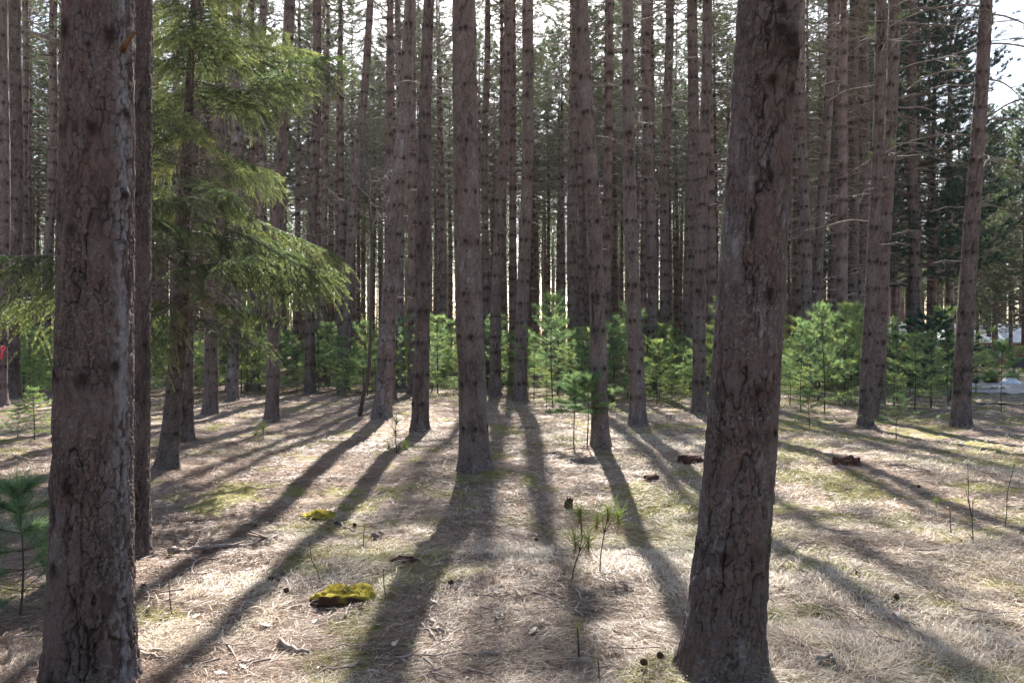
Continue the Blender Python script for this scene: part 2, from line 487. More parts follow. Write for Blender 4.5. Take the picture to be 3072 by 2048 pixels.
DEAD = [dead_branch_mesh(100 + i, L) for i, L in enumerate((0.35, 0.5, 0.9, 1.2, 1.6, 2.0, 2.3, 1.0))]
DEADL = (0.35, 0.5, 0.9, 1.2, 1.6, 2.0, 2.3, 1.0)

def tuft(b, P, D, n, L, W, rng, mat_i, spread=0.75, tint=None):
    """bundles of needles: P (m,3) tips, D (m,3) twig directions"""
    m = len(P)
    PP = np.repeat(P, n, 0) + np.repeat(D, n, 0) * rng.uniform(-0.9, 0.1, (m * n, 1)) * L * 0.8
    DD = rand_dirs(m * n, rng, np.repeat(D, n, 0), spread)
    tb = np.repeat(rng.uniform(0.1, 0.9, m) if tint is None else tint, n)
    b.blades(PP, DD, L * rng.uniform(0.7, 1.15, m * n), W, rng, mat_i, np.clip(tb + rng.normal(0, 0.12, m * n), 0, 1))

def pine_crown_mesh(seed, z0, z1, L0, needles, tn=13, W=0.012, sub=5, dens=5, dead_to=0.25, name="crown", dz=(0.35, 0.6)):
    rng = np.random.default_rng(seed); b = MB()
    z = z0
    TP, TD = [], []
    while z < z1:
        f = (z - z0) / (z1 - z0)
        nb = rng.integers(dens - 1, dens + 1); a0 = rng.uniform(0, 6.28)
        for q in range(nb):
            a = a0 + q / nb * 6.28 + rng.uniform(-0.3, 0.3)
            L = L0 * (1 - f) ** 0.65 * rng.uniform(0.65, 1.15) + 0.25
            el = -0.12 + 0.75 * f + rng.uniform(-0.12, 0.12)
            o = np.array([math.cos(a), math.sin(a), 0]); sd = np.array([-o[1], o[0], 0])
            s = np.linspace(0, 1, 6)
            P = o * (s * L * math.cos(el))[:, None] + sd * (rng.uniform(-0.2, 0.2) * L * s ** 2)[:, None]
            P[:, 2] = z + s * L * math.sin(el) - 0.18 * L * s * (1 - f) + 0.28 * L * s ** 3
            b.tube(P, np.linspace(0.012 + 0.010 * L, 0.004, 6), 4, 0, 0.5, cap=False)
            bare = rng.random() < dead_to * (1 - f) * 2.2
            for k in range(sub):
                t_ = rng.uniform(0.35, 1.0); i = min(int(t_ * 5), 4); p = P[i] + (P[i + 1] - P[i]) * (t_ * 5 - i)
                d = (P[i + 1] - P[i]); d /= np.linalg.norm(d)
                d = d + sd * rng.choice([-1, 1]) * rng.uniform(0.3, 1.0) + np.array([0, 0, rng.uniform(-0.1, 0.5)]); d /= np.linalg.norm(d)
                l = L * rng.uniform(0.15, 0.35)
                b.tube(np.stack([p, p + d * l * 0.5, p + d * l + np.array([0, 0, 0.1 * l])]), [0.007, 0.005, 0.003], 3, 0, 0.5, cap=False)
                if not bare:
                    TP.append(p + d * l); TD.append(d)
                    if rng.random() < 0.5: TP.append(p + d * l * 0.6); TD.append(d)
            if not bare:
                TP.append(P[-1]); TD.append((P[-1] - P[-2]) / np.linalg.norm(P[-1] - P[-2]))
        z += rng.uniform(*dz)
    tuft(b, np.array(TP), np.array(TD), tn, 0.17, W, rng, 1)
    return b.mesh(name, [M['twig'], needles])
CROWNS = [pine_crown_mesh(200 + i, z0, z1, L0, M['pine_needle'], 16, 0.013, 6, 5, .2) for i, (z0, z1, L0) in enumerate(((13.6, 20.8, 1.9), (14.4, 21.5, 1.75), (13.0, 20.2, 2.0), (14.0, 21.0, 1.6), (13.4, 19.8, 1.8)))]

CROWNS_DENSE = [pine_crown_mesh(220 + i, z0, 20.8, L0, M['pine_needle'], 20, 0.02, 8, 6, .1) for i, (z0, L0) in enumerate(((12.6, 2.3), (13.4, 2.1), (11.8, 2.4), (13.0, 1.9)))]

def far_trunk_mesh(seed):
    rng = np.random.default_rng(seed)
    H = rng.uniform(19.5, 21.0); r0 = rng.uniform(0.135, 0.19)
    lx, ly = rng.uniform(-0.012, 0.012, 2); w = rng.uniform(-0.05, 0.05, 2); p = rng.uniform(0, 6.28, 2)
    path = lambda z: (lx * z + w[0] * np.sin(z * 0.35 + p[0]) - w[0] * math.sin(p[0]), ly * z + w[1] * np.sin(z * 0.3 + p[1]) - w[1] * math.sin(p[1]))
    rf = lambda z: r0 * (1 - np.clip(z, 0, H) / H * 0.9)
    b = trunk_mesh("trunk", path, rf, H, 15.5, 0.09, 12, seed, auto_knots(16, r0, rng, 0.8, 0.55, 0.048), None, 0.25, 1.6, 0.6, 0.8)
    # dead limbs as part of this far trunk
    z = 3.2
    while z < 12.5:
        for q in range(rng.integers(2, 5)):
            a = rng.uniform(0, 6.28); f = z / 12.5
            L = rng.uniform(0.2, 0.5) + 1.9 * f ** 1.4 * rng.uniform(0.25, 1.0)
            o = np.array([math.cos(a), math.sin(a), 0]); s = np.linspace(0, 1, 5)
            x, y = path(np.array([z])); P = np.array([x[0], y[0], z]) + o * (s * L + 0.05)[:, None]
            P[:, 2] += L * (rng.uniform(0, 0.3) * s - rng.uniform(0.1, 0.45) * s ** 2)
            b.tube(P, np.linspace(0.016, 0.005, 5), 3, 1, 0.5, cap=False)
            if L > 0.8:
                for g in range(2):
                    k = rng.integers(1, 4); d = o * 0.6 + np.array([-o[1], o[0], 0]) * rng.choice([-1, 1]) * 0.8 + np.array([0, 0, rng.uniform(-0.3, 0.2)])
                    b.tube(np.stack([P[k], P[k] + d * L * 0.22, P[k] + d * L * 0.4 - np.array([0, 0, 0.05])]), [0.009, 0.007, 0.004], 3, 1, 0.5, cap=False)
        z += rng.uniform(0.3, 0.6)
    return b.mesh("trunk", [M['bark_far'], M['twig']])
FAR = [far_trunk_mesh(300 + i) for i in range(8)]

# ------------------------------------------------------------------ red pines measured from the photograph
TREE_POS = []
def pine(bu, bv, wb, tu, wt, label, seed, cs=1.0, d=None, H=21.0, step=None, nbr=10, mid=None, knots=None, flare=0.3, near=False, brmin=2.6, pale=None, blen=1.0, group="red pines of the plantation"):
    g = hit(bu, bv)
    if d is not None:
        x = (bu - 1536) / F * d; g = Vector((x, d, float(gz(x, d))))
    d = g.y
    rng = np.random.default_rng(seed)
    zt = EYE + HOR / F * d - g.z
    xt = (tu - 1536) / F * d - g.x
    r1, r2 = wb * d / F / 2, wt * d / F / 2
    ly = rng.uniform(-0.006, 0.006); ph = rng.uniform(0, 6.28); am = 0.015 + 0.0012 * d if not near else 0.008
    mids = [(0.0, 0.0)] + [(EYE + (HOR - v) / F * d - g.z, (u - 1536) / F * d - g.x) for u, v in (mid or [])] + [(zt, xt)]
    mids.sort()
    mz = np.array([q[0] for q in mids]); mx = np.array([q[1] for q in mids])
    sl = (mx[-1] - mx[-2]) / (mz[-1] - mz[-2])
    def path(z):
        z = np.asarray(z, float)
        x = np.interp(z, mz, mx) + np.where(z > zt, (z - zt) * sl * 0.6, 0) + np.where(z < 0, 0, 0) + am * (np.sin(z * 0.55 + ph) - math.sin(ph)) * np.clip(z / 2, 0, 1)
        return x, ly * z
    def rf(z):
        z = np.asarray(z, float)
        r = r1 + (r2 - r1) * np.clip(z - 0.6, -0.6, zt - 0.6) / max(zt - 0.6, 1)
        return np.where(z > zt, r2 + (0.02 - r2) * np.clip((z - zt) / (H - zt), 0, 1), r)
    st = step or float(np.clip(d * 0.0011, 0.004, 0.03))
    nr = int(np.clip(2 * math.pi * r1 / st, 28, 300))
    ks = auto_knots(min(zt + 1.5, H - 1), r1, rng, 0.5, 0.56, 0.018 + 0.0007 * d) if knots is None else []
    for (ku, kv, ks_) in (knots or []):
        z = EYE + (HOR - kv) / F * d - g.z
        cx = float(path(np.array([z]))[0][0]) + g.x; dx = (ku - 1536) / F * d - cx
        ks_ *= .78
        ks.append((-math.pi / 2 + math.asin(max(-0.95, min(0.95, dx / float(rf(np.array([z]))[0])))), z, ks_))
    t = thing("red_pine", label, "pine tree", g, group)
    b = trunk_mesh("trunk", path, rf, H, min(zt + 0.8, H - 2), st, nr, seed, ks, M['bark'], flare if near else flare * 1.5, 1.0 if d < 14 else 1.3, 0.4, 1.35 if near else 1.0, pale)
    link("trunk", b.mesh("trunk", [M['bark' if near else 'bark_mid_glare']]), t)
    cx, cy = path(np.array([15.0]))
    c = link("crown", CROWNS[seed % 5], t); c.location = (cx[0], cy[0], H - 21.0); c.scale = (cs, cs, 1); c.rotation_euler = (0, 0, rng.uniform(0, 6.28))
    # dead limbs
    for q in range(nbr):
        z = brmin + (min(zt + 1, 13) - brmin) * ((q + rng.uniform(0, 1)) / max(nbr, 1))
        f = z / 11
        a = rng.uniform(-math.pi, math.pi) if rng.random() < 0.4 else rng.choice([0.0, math.pi]) + rng.uniform(-0.9, 0.9)
        k = int(rng.integers(0, 2)) if f < 0.35 else int(rng.integers(1, 5)) if f < 0.6 else int(rng.integers(2, 8))
        o = link("dead_branch", DEAD[k], t)
        x, y = path(np.array([z])); rr = float(rf(np.array([z]))[0]) * 0.85
        o.location = (x[0] + rr * math.cos(a), y[0] + rr * math.sin(a), z)
        o.rotation_euler = (rng.uniform(-0.3, 0.3), rng.uniform(-0.25, 0.2), a)
        o.scale = (blen * rng.uniform(0.75, 1.1),) * 3
    TREE_POS.append((g.x, g.y)); BUMPS.append((g.x, g.y, r1))
    return t, path, rf, g

def stub(t, g, pts, d, r, name="branch_stub", mat_='twig', label=None):
    b = MB(); P = [np.array(px(u, v, dd)) - np.array(g) for (u, v, dd) in pts]
    P = np.array(P); s = np.linspace(0, 1, len(P))
    b.tube(P, r * (1 - 0.55 * s), 8, 0, 0.5)
    o = link(name, b.mesh(name, [M[mat_]]), t)
    if label: o["label"] = label
    return o

# the three big near trunks
k1 = [(225, 400, .034), (325, 405, .032), (235, 115, .04), (362, 125, .034), (265, 700, .036), (205, 1125, .04), (300, 1130, .04), (372, 1095, .03), (262, 1440, .034), (170, 1450, .03), (220, 1675, .034), (232, 2000, .03), (405, 350, .03), (428, 590, .026), (310, 165, .018)]
t, p_, r_, g = pine(275, 2085, 222, 287, 194, "thickest near red pine, with pale grey flakes down one side of its trunk", 1, knots=k1, flare=0.28, near=True, nbr=0, pale=(-0.35, 0.28))
stub(t, g, [(186, 130, g.y), (140, 112, g.y + .02), (76, 90, g.y + .05)], g.y, 0.014, "dead_branch")
stub(t, g, [(182, 404, g.y + .05), (150, 404, g.y + .1), (122, 402, g.y + .15)], g.y, 0.014, "branch_stub")
stub(t, g, [(366, 150, g.y - .13), (374, 130, g.y - .17), (402, 93, g.y - .19)], g.y, 0.017, "branch_stub", 'stub', "orange-brown snapped branch stub")
pine(362, 1678, 152, 394, 128, "red pine half hidden directly behind the thickest near trunk", 2, near=True, nbr=0, knots=[(405, 1050, .03), (420, 640, .03), (415, 350, .03), (430, 590, .025)], flare=0.22)
k3 = [(2285, 270, .032), (2352, 285, .034), (2280, 545, .026), (2275, 885, .036), (2240, 1165, .028), (2150, 1640, .026), (2338, 150, .075), (2352, 190, .06), (2310, 130, .04), (2318, 60, .03), (2300, 1290, .02)]
t, p_, r_, g = pine(2160, 2022, 214, 2310, 178, "large near red pine leaning slightly, with a black resin scar high on its trunk", 3, knots=k3, mid=[(2221, 1348), (2265, 700)], flare=0.30, near=True, nbr=0)

# mid-distance trunks
HAND = [
 (1424, 1417, 82, 1395, 70, "straight red pine standing alone in the middle, with a broad bark base", dict(nbr=3, knots=None)),
 (1147, 1258, 52, 1224, 34, "red pine leaning, its base beside the thin bare grey-twigged tree", dict(nbr=9)),
 (1259, 1294, 47, 1295, 32, "slim red pine with a dark cleft at its foot, one trunk from the leaning pine", dict(nbr=7)),
 (1561, 1208, 38, 1584, 33, "red pine whose shadow falls straight towards the camera", dict(nbr=8)),
 (1483, 1191, 34, 1530, 28, "red pine leaning out from behind the lone middle trunk", dict(nbr=8)),
 (1802, 1343, 48, 1747, 38, "bent red pine behind two leggy pine saplings, scarred low on its side", dict(nbr=6, mid=[(1790, 1000), (1778, 700), (1758, 350)])),
 (1722, 1182, 36, 1730, 26, "darker red pine close behind the bent one", dict(nbr=9)),
 (1914, 1280, 46, 1888, 33, "straight red pine in open litter beside a yellow-tipped sapling", dict(nbr=8)),
 (1955, 1187, 32, 1938, 27, "red pine just behind the straight pine with the yellow-tipped sapling", dict(nbr=9)),
 (2097, 1245, 40, 2118, 27, "clean red pine close beside the large leaning near trunk", dict(nbr=9)),
 (2070, 1172, 36, 2082, 30, "dark red pine behind the clean one near the large leaning trunk", dict(nbr=10)),
 (1990, 1168, 30, 2010, 24, "red pine between the two dark trunks near the orange ribbon", dict(nbr=10)),
 (553, 1325, 48, 585, 36, "red pine standing directly behind the spruce trunk", dict(cs=.45, nbr=2)),
 (632, 1245, 40, 655, 32, "sunlit red pine with a spreading root foot, behind the spruce boughs", dict(cs=.45, nbr=3)),
 (698, 1204, 31, 712, 26, "paler red pine second behind the spruce boughs", dict(cs=.45, nbr=4)),
 (815, 1267, 38, 865, 32, "red pine below the outer tips of the spruce boughs", dict(cs=.45, nbr=4)),
 (930, 1182, 31, 955, 24, "red pine at the edge of the clearing just past the spruce tips", dict(cs=.45, nbr=8)),
 (765, 1170, 27, 788, 22, "thin red pine showing between the spruce boughs near their top", dict(cs=.45, nbr=6)),
 (578, 1160, 24, 590, 20, "dark thin red pine in the gap beside the spruce trunk", dict(cs=.45, nbr=4)),
 (668, 1156, 26, 672, 20, "thin red pine in the gap between two sunlit trunks behind the spruce", dict(cs=.45, nbr=4)),
 (38, 1195, 40, 34, 44, "red pine near the picture's edge beside the bright sapling clump", dict(nbr=6)),
 (-2, 1222, 42, -6, 38, "red pine at the very edge wearing a red ribbon", dict(nbr=2)),
 (140, 1160, 28, 161, 22, "slim red pine seen just past the thick near trunk", dict(nbr=8)),
 (82, 1155, 20, 70, 17, "thin red pine behind the pair of trunks at the picture's edge", dict(nbr=6)),
 (1030, 1178, 32, 1113, 20, "red pine leaning strongly behind the bare grey-twigged tree", dict(nbr=9)),
 (1205, 1165, 24, 1195, 16, "reddish thin pine between the leaning pine and the slim one", dict(nbr=7)),
 (1458, 1168, 24, 1461, 16, "thin red pine whose foot is hidden by the lone middle trunk", dict(nbr=7)),
 (2595, 1282, 38, 2642, 29, "nearer of two leaning red pines standing almost together", dict(nbr=9, blen=1.3)),
 (2634, 1262, 36, 2680, 34, "farther of two leaning red pines standing almost together", dict(nbr=20, blen=1.5)),
 (2880, 1285, 50, 2953, 36, "leaning red pine against the open bright sky", dict(nbr=10, blen=1.4, brmin=3.2)),
 (2418, 1182, 33, 2400, 26, "red pine rising behind the large leaning trunk and dark saplings", dict(nbr=12, blen=1.5)),
 (2442, 1178, 30, 2506, 27, "leaning red pine crowded with long bare limbs", dict(nbr=58, blen=1.6)),
 (2492, 1172, 28, 2512, 24, "red pine amid long bare limbs, above the brightest sapling", dict(nbr=58, blen=1.6)),
 (2549, 1166, 32, 2560, 26, "first of two stout dark trunks behind the brightest sapling", dict(nbr=50, blen=1.6)),
 (2583, 1164, 32, 2596, 26, "second of two stout dark trunks behind the brightest sapling", dict(nbr=50, blen=1.6)),
 (2740, 1162, 34, 2738, 26, "dark red pine in front of the great evergreen", dict(nbr=10, blen=1.4)),
]
for i, (bu, bv, wb, tu, wt, lab, kw) in enumerate(HAND):
    pine(bu, bv, wb, tu, wt, lab, 20 + i, **kw)

build_ground()

# red pines in the depth of the stand
GP = "crowded red pines deep in the stand"
rows = []
d = 25.5
while d < 96:
    sp = 3.3 if d < 50 else 3.7
    half = d * 0.74
    x = -half + R.uniform(0, sp)
    while x < half:
        xx, yy = x + R.uniform(-1.1, 1.1), d + R.uniform(-1.2, 1.2)
        u = 1536 + xx / yy * F
        ok = -200 < u < 3280 and all((xx - a) ** 2 + (yy - b) ** 2 > 3.2 for a, b in TREE_POS)
        if u > 2690 and R.random() < 0.60: ok = False
        if 2860 < u and yy < 56: ok = False
        if u < 700 and yy < 30: ok = False
        if ok: rows.append((yy, xx))
        x += sp
    d += 3.1
rows.sort()
rows = rows[:262]
FAR_EDGE = rows[-1][0]

for i, (yy, xx) in enumerate(rows):
    u = 1536 + xx / yy * F
    k = i % 8
    t = thing("distant_red_pine", "slender bare-trunked red pine among the crowded trunks deep in the stand", "pine tree", (xx, yy, float(gh(xx, yy))), GP, R.uniform(0, 6.28))
    s = R.uniform(0.9, 1.12)
    t.scale = (s * R.uniform(0.95, 1.15), s * R.uniform(0.95, 1.15), s)
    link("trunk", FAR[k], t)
    c = link("crown", CROWNS[int(R.integers(0, 5))] if yy < 47 else CROWNS_DENSE[int(R.integers(0, 4))], t); c.rotation_euler = (0, 0, R.uniform(0, 6.28))
    f_ = .42 if -6.6 < xx < -1.2 and yy < 35 else .95 if -1.2 <= xx < 4.5 and yy < 36 else 1.15
    c.scale = (f_, f_, 1)

# ------------------------------------------------------------------ the wood beyond, one mass
def build_far_wood():
    rng = np.random.default_rng(5); b = MB(); P_, D_ = [], []
    for q in range(980):
        d = rng.uniform(FAR_EDGE + 1, 140); u = rng.uniform(-500, 3600); x = (u - 1536) / F * d
        H = rng.uniform(17, 23) * (0.85 if u > 2700 else 1)
        b.tube(np.array([[x, d, -0.3], [x + rng.uniform(-.2, .2), d, H * 0.5], [x, d, H]]), [0.18, 0.12, 0.03], 5, 0, 0.5, cap=False, plate=rng.random())
        n = 190
        z = H * rng.uniform(0.52, 1.0, n); rr = (0.4 + 2.2 * (1 - z / H) ** 0.7) * np.sqrt(rng.uniform(0.05, 1, n)); a = rng.uniform(0, 6.28, n)
        c = np.stack([x + rr * np.cos(a), d + rr * np.sin(a), z], 1)
        dd = np.stack([np.cos(a), np.sin(a), rng.uniform(-.2, .7, n)], 1)
        b.blades(np.repeat(c, 3, 0) + rng.normal(0, .1, (3 * n, 3)), rand_dirs(3 * n, rng, np.repeat(dd, 3, 0), .7), rng.uniform(.3, .6, 3 * n), .09, rng, 1, rng.uniform(0, 1, 3 * n))
    # undergrowth at its foot
    n = 75000
    d = rng.uniform(60, 150, n); u = rng.uniform(-500, 2600, n); x = (u - 1536) / F * d; z = rng.uniform(0, 1, n) ** 1.5 * 6.0
    keep = fbm(x * .25, d * .25, 0, 77, 2) > -0.1
    P = np.stack([x, d, z], 1)[keep]
    b.blades(P, rand_dirs(len(P), rng, (0, 0, 0.6), .7), rng.uniform(.3, .6, len(P)), 0.15, rng, 1, rng.uniform(.3, 1, len(P)))
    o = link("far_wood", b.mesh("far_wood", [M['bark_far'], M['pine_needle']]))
    tag(o, "hazy mass of distant pine trunks and foliage closing the view behind the stand", "woodland", kind="stuff")
build_far_wood()

# ------------------------------------------------------------------ the sunlit spruce
def spruce_branch_mesh(seed, L=2.0, needles='spruce_needle', dn=310, fade=0.0):
    rng = np.random.default_rng(seed); b = MB()
    n = 12; s = np.linspace(0, 1, n)
    sw = rng.uniform(-0.15, 0.15)
    P = np.stack([s * L, sw * L * s ** 2 + 0.02 * np.sin(s * 8 + seed), L * (0.10 * s - 0.38 * s ** 2 + 0.20 * s ** 3)], 1)
    b.tube(P, np.linspace(0.016, 0.004, n), 5, 0, 0.5, cap=False)
    BP, BD, BT = [], [], []
    def twig(p, d, l, droop, depth=0):
        m = 5; tt = np.linspace(0, 1, m)[:, None]
        Q = p + d * l * tt + np.array([0, 0, -droop * l]) * tt ** 1.7
        b.tube(Q, np.linspace(0.0032, 0.0014, m), 3, 0, 0.5, cap=False)
        k = max(4, int(dn * l))
        ts = rng.uniform(0.0, 1.0, k); i = np.minimum((ts * (m - 1)).astype(int), m - 2); fr = (ts * (m - 1) - i)[:, None]
        tan = Q[i + 1] - Q[i]; tan = tan / np.linalg.norm(tan, axis=1, keepdims=True)
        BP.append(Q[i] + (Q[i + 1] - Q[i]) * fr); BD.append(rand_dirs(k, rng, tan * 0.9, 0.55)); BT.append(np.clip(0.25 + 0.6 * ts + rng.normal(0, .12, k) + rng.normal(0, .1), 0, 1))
        if depth == 0 and l > 0.2:
            for g in range(int(l / 0.10)):
                q = rng.uniform(0.15, 0.9); kk = min(int(q * (m - 1)), m - 2); pp = Q[kk] + (Q[kk + 1] - Q[kk]) * (q * (m - 1) - kk)
                sdv = np.cross(d, [0, 0, 1]); sdv /= np.linalg.norm(sdv) + 1e-6
                dd = d * 0.7 + sdv * rng.choice([-1, 1]) * 0.7 + np.array([0, 0, rng.uniform(-.35, .05)]); dd /= np.linalg.norm(dd)
                twig(pp, dd, l * rng.uniform(0.25, 0.5), droop + 0.15, 1)
    for q in range(42):
        f = 0.14 + 0.86 * (q + rng.uniform(0, 1)) / 42
        k = min(int(f * (n - 1)), n - 2); p = P[k] + (P[k + 1] - P[k]) * (f * (n - 1) - k)
        tan = P[k + 1] - P[k]; tan /= np.linalg.norm(tan)
        sd = np.array([0, 1.0, 0]) * (1 if q % 2 else -1)
        d = tan * 0.75 + sd * rng.uniform(0.5, 0.9) + np.array([0, 0, rng.uniform(-.25, .08)]); d /= np.linalg.norm(d)
        l = L * (0.10 + 0.26 * math.sin(math.pi * min(1, f * 0.95)) ** 0.8) * rng.uniform(.7, 1.15)
        twig(p, d, l, rng.uniform(0.08, 0.65))
    twig(P[-2], (P[-1] - P[-2]) / np.linalg.norm(P[-1] - P[-2]), 0.25, 0.1)
    BP = np.concatenate(BP); BD = np.concatenate(BD); BT = np.concatenate(BT)
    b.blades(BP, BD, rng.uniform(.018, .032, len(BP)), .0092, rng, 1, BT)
    return b.mesh("branch", [M['twig'], M[needles]])
SPR = [spruce_branch_mesh(400 + i) for i in range(7)]

def bare_spray_mesh(seed, L=1.3):
    rng = np.random.default_rng(seed); b = MB(); s = np.linspace(0, 1, 8)
    P = np.stack([s * L, 0.1 * np.sin(s * 3 + seed), L * (0.05 * s - 0.22 * s ** 2)], 1)
    b.tube(P, np.linspace(.012, .003, 8), 5, 0, .5, cap=False)
    for q in range(16):
        k = rng.integers(1, 7); d = np.array([rng.uniform(.2, 1), rng.choice([-1, 1]) * rng.uniform(.3, 1), rng.uniform(-.5, .35)]); l = L * rng.uniform(.15, .42) * (1.1 - k / 9)
        tt = np.linspace(0, 1, 4)[:, None]; Q = P[k] + d * l * tt + np.array([0, 0, -.2 * l]) * tt ** 2
        b.tube(Q, np.linspace(.005, .002, 4), 3, 0, .5, cap=False)
        for g in range(3):
            kk = rng.integers(1, 4); d2 = d + rng.normal(0, .6, 3); b.tube(np.stack([Q[kk], Q[kk] + d2 * l * .2, Q[kk] + d2 * l * .35 - np.array([0, 0, .02])]), [.003, .0025, .0015], 3, 0, .5, cap=False)
    return b.mesh("dead_branch", [M['twig']])
BARE = [bare_spray_mesh(430 + i) for i in range(4)]

def build_spruce():
    g = hit(503, 1405); d = g.y; rng = np.random.default_rng(44)
    zt = EYE + HOR / F * d - g.z; xt = (577 - 1536) / F * d - g.x
    t = thing("spruce", "backlit green spruce with drooping boughs and a thin leaning trunk", "spruce tree", g)
    H = 10.5
    path = lambda z: (np.interp(z, [0, 1.6, zt, H], [0, 0.14, xt, xt * 1.35]), 0.0 * z)
    rf = lambda z: np.interp(z, [0, 0.6, 3.5, zt, H], [0.118, 0.105, 0.075, 0.03, 0.008])
    b = trunk_mesh("trunk", path, rf, H, 6.5, 0.012, 60, 45, auto_knots(6, .1, rng, .4, .3, .014), None, 0.45, 0.8)
    link("trunk", b.mesh("trunk", [M['bark_dark']]), t)
    n = 88
    for i in range(n):
        f = i / n
        z = 1.95 + (9.9 - 1.95) * f
        a = i * 2.39996 + rng.uniform(-.3, .3)
        L = (2.2 * (1 - f) ** 0.62 + 0.15) * (rng.uniform(.75, 1.1) if i % 3 else rng.uniform(.4, .7))
        if math.cos(a) < -0.2 and (z > 2.6 or z < 1.9): L *= 0.62
        if math.cos(a) > 0.3 and f < .45: L = max(L, 1.25)
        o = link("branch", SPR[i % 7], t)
        x, _ = path(np.array([z])); o.location = (x[0], 0, z)
        o.rotation_euler = (rng.uniform(-.5, .5), rng.uniform(-.22, .34) - 0.25 * f, a)
        q_ = max(L / 2.0, .5)
        o.scale = (L / 2.0, q_ * rng.uniform(.7, 1.05), q_ * rng.uniform(.75, 1.2))
    for i in range(44):
        z = rng.uniform(1.7, 4.6); a = rng.uniform(0, 6.28)
        o = link("dead_branch", BARE[i % 4], t); x, _ = path(np.array([z])); o.location = (x[0], 0, z)
        o.rotation_euler = (rng.uniform(-.4, .4), rng.uniform(-.25, .25), a); o.scale = (rng.uniform(.5, 1.15),) * 3
build_spruce()

# ------------------------------------------------------------------ white pine saplings
def sapling_meshes(seed, H=2.0, low=0.35, L0=0.75, W=0.007, nl=0.09, tone=(0.1, 0.9), per=24, gap=0.23):
    rng = np.random.default_rng(seed)
    st = MB(); fo = MB()
    wob = rng.uniform(-.04, .04, 2)
    stem = lambda z: np.array([wob[0] * math.sin(z * 2.2), wob[1] * math.sin(z * 1.9 + 1), z])
    zs = np.linspace(-0.05, H, 14); st.tube(np.array([stem(z) for z in zs]), np.linspace(.017, .004, 14) * (H / 2) ** .5, 6, 0, .5)
    TP, TD, TT = [], [], []
    z = low
    while z < H - 0.08:
        f = (z - low) / (H - low); nb = rng.integers(4, 7); a0 = rng.uniform(0, 6.28)
        for q in range(nb):
            a = a0 + q / nb * 6.28 + rng.uniform(-.3, .3); L = (L0 * (1 - f) ** .8 + .14) * rng.uniform(.6, 1.15)
            el = .15 + .55 * f + rng.uniform(-.15, .2); o = np.array([math.cos(a), math.sin(a), 0]); sd = np.array([-o[1], o[0], 0])
            s = np.linspace(0, 1, 5); P = stem(z) + o * (s * L * math.cos(el))[:, None]; P[:, 2] += L * (math.sin(el) * s - .12 * s ** 2 + .10 * s ** 3)
            fo.tube(P, np.linspace(.007, .002, 5), 3, 0, .5, cap=False)
            tone_b = rng.uniform(*tone)
            ends = [(P[-1], P[-1] - P[-2])] + [(P[k], P[k] - P[k - 1]) for k in (2, 3)]
            for k in range(rng.integers(2, 5)):
                kk = rng.integers(2, 5); dd = (P[kk] - P[kk - 1]) / np.linalg.norm(P[kk] - P[kk - 1]) + sd * rng.choice([-1, 1]) * rng.uniform(.5, .9) + np.array([0, 0, rng.uniform(-.1, .3)])
                dd /= np.linalg.norm(dd); l = L * rng.uniform(.2, .4)
                fo.tube(np.stack([P[kk], P[kk] + dd * l]), [.004, .002], 3, 0, .5, cap=False); ends.append((P[kk] + dd * l, dd))
            for (p, dd) in ends:
                TP.append(p); TD.append(dd / np.linalg.norm(dd)); TT.append(tone_b)
        z += gap * rng.uniform(.8, 1.2)
    TP.append(stem(H)); TD.append(np.array([0, 0, 1.0])); TT.append(.8)
    tuft(fo, np.array(TP), np.array(TD), per, nl, W, rng, 1, .6, np.array(TT))
    return st.mesh("stem", [M['stem']]), fo.mesh("foliage", [M['stem'], M['white_pine']], True)
SAP = [sapling_meshes(500 + i, 2.0, lo, L0, .0085, .11, tone) for i, (lo, L0, tone) in enumerate(((.3, .75, (.05, .6)), (.35, .85, (.3, 1)), (.9, .6, (.1, .8)), (.25, .65, (.5, 1)), (.7, .8, (0, .5)), (.4, .95, (.2, .9))))]
# a denser, darker kind
def dark_sapling():
    st, fo = sapling_meshes(520, 2.0, .45, .85, .009, .07, (0, .35), 70, .14)
    fo.materials[1] = M['dark_needle']
    return st, fo
SAPD = dark_sapling()

def sapling(u, v, hpx, k, label, group=None, wide=1.0, name="pine_sapling", src=None):
    g = hit(u, v)
    h = hpx / F * g.y
    t = thing(name, label, "sapling", g, group, R.uniform(0, 6.28))
    s = h / 2.0
    t.scale = (s * wide, s * wide, s)
    st, fo = src or SAP[k % 6]
    link("stem", st, t); link("foliage", fo, t)
    return t

LEG = [sapling_meshes(530 + i, 2.0, lo, .6, .008, .14, (.2, .8), 60, .22) for i, lo in enumerate((1.0, 1.15))]
NEARS = sapling_meshes(535, 2.0, .35, .85, .0042, .26, (0, .45), 90, .26)
sapling(62, 1848, 430, 0, "blue-green long-needled sapling in shade beside the thickest near trunk", None, 1.0, src=NEARS)
sapling(102, 1318, 150, 3, "bright yellow-green bushy sapling clump in sun by the edge trunks", None, 1.5)
sapling(55, 1310, 95, 1, "low bright sapling touching the bushy sunlit clump", None, 1.5)
sapling(1725, 1348, 225, 0, "leggy sapling with bare lower stem, before the bent pine, paler of two", None, 1.15, src=LEG[0])
sapling(1763, 1345, 215, 1, "leggy darker sapling with bare lower stem, touching the bent pine", None, 1.25, src=LEG[1])
sapling(1655, 1212, 320, 4, "tallest blue-green sapling with a dark bare stem, beyond the clearing", None, .8)
sapling(1602, 1203, 180, 2, "thin-stemmed sapling between the tallest one and the straight-shadowed pine", None, .9)
sapling(2470, 1240, 330, 0, "tall blue-green sapling next to the large leaning near trunk", None, .75)
sapling(2405, 1235, 260, 4, "dark bluish sapling partly hidden by the large leaning near trunk", None, .75)
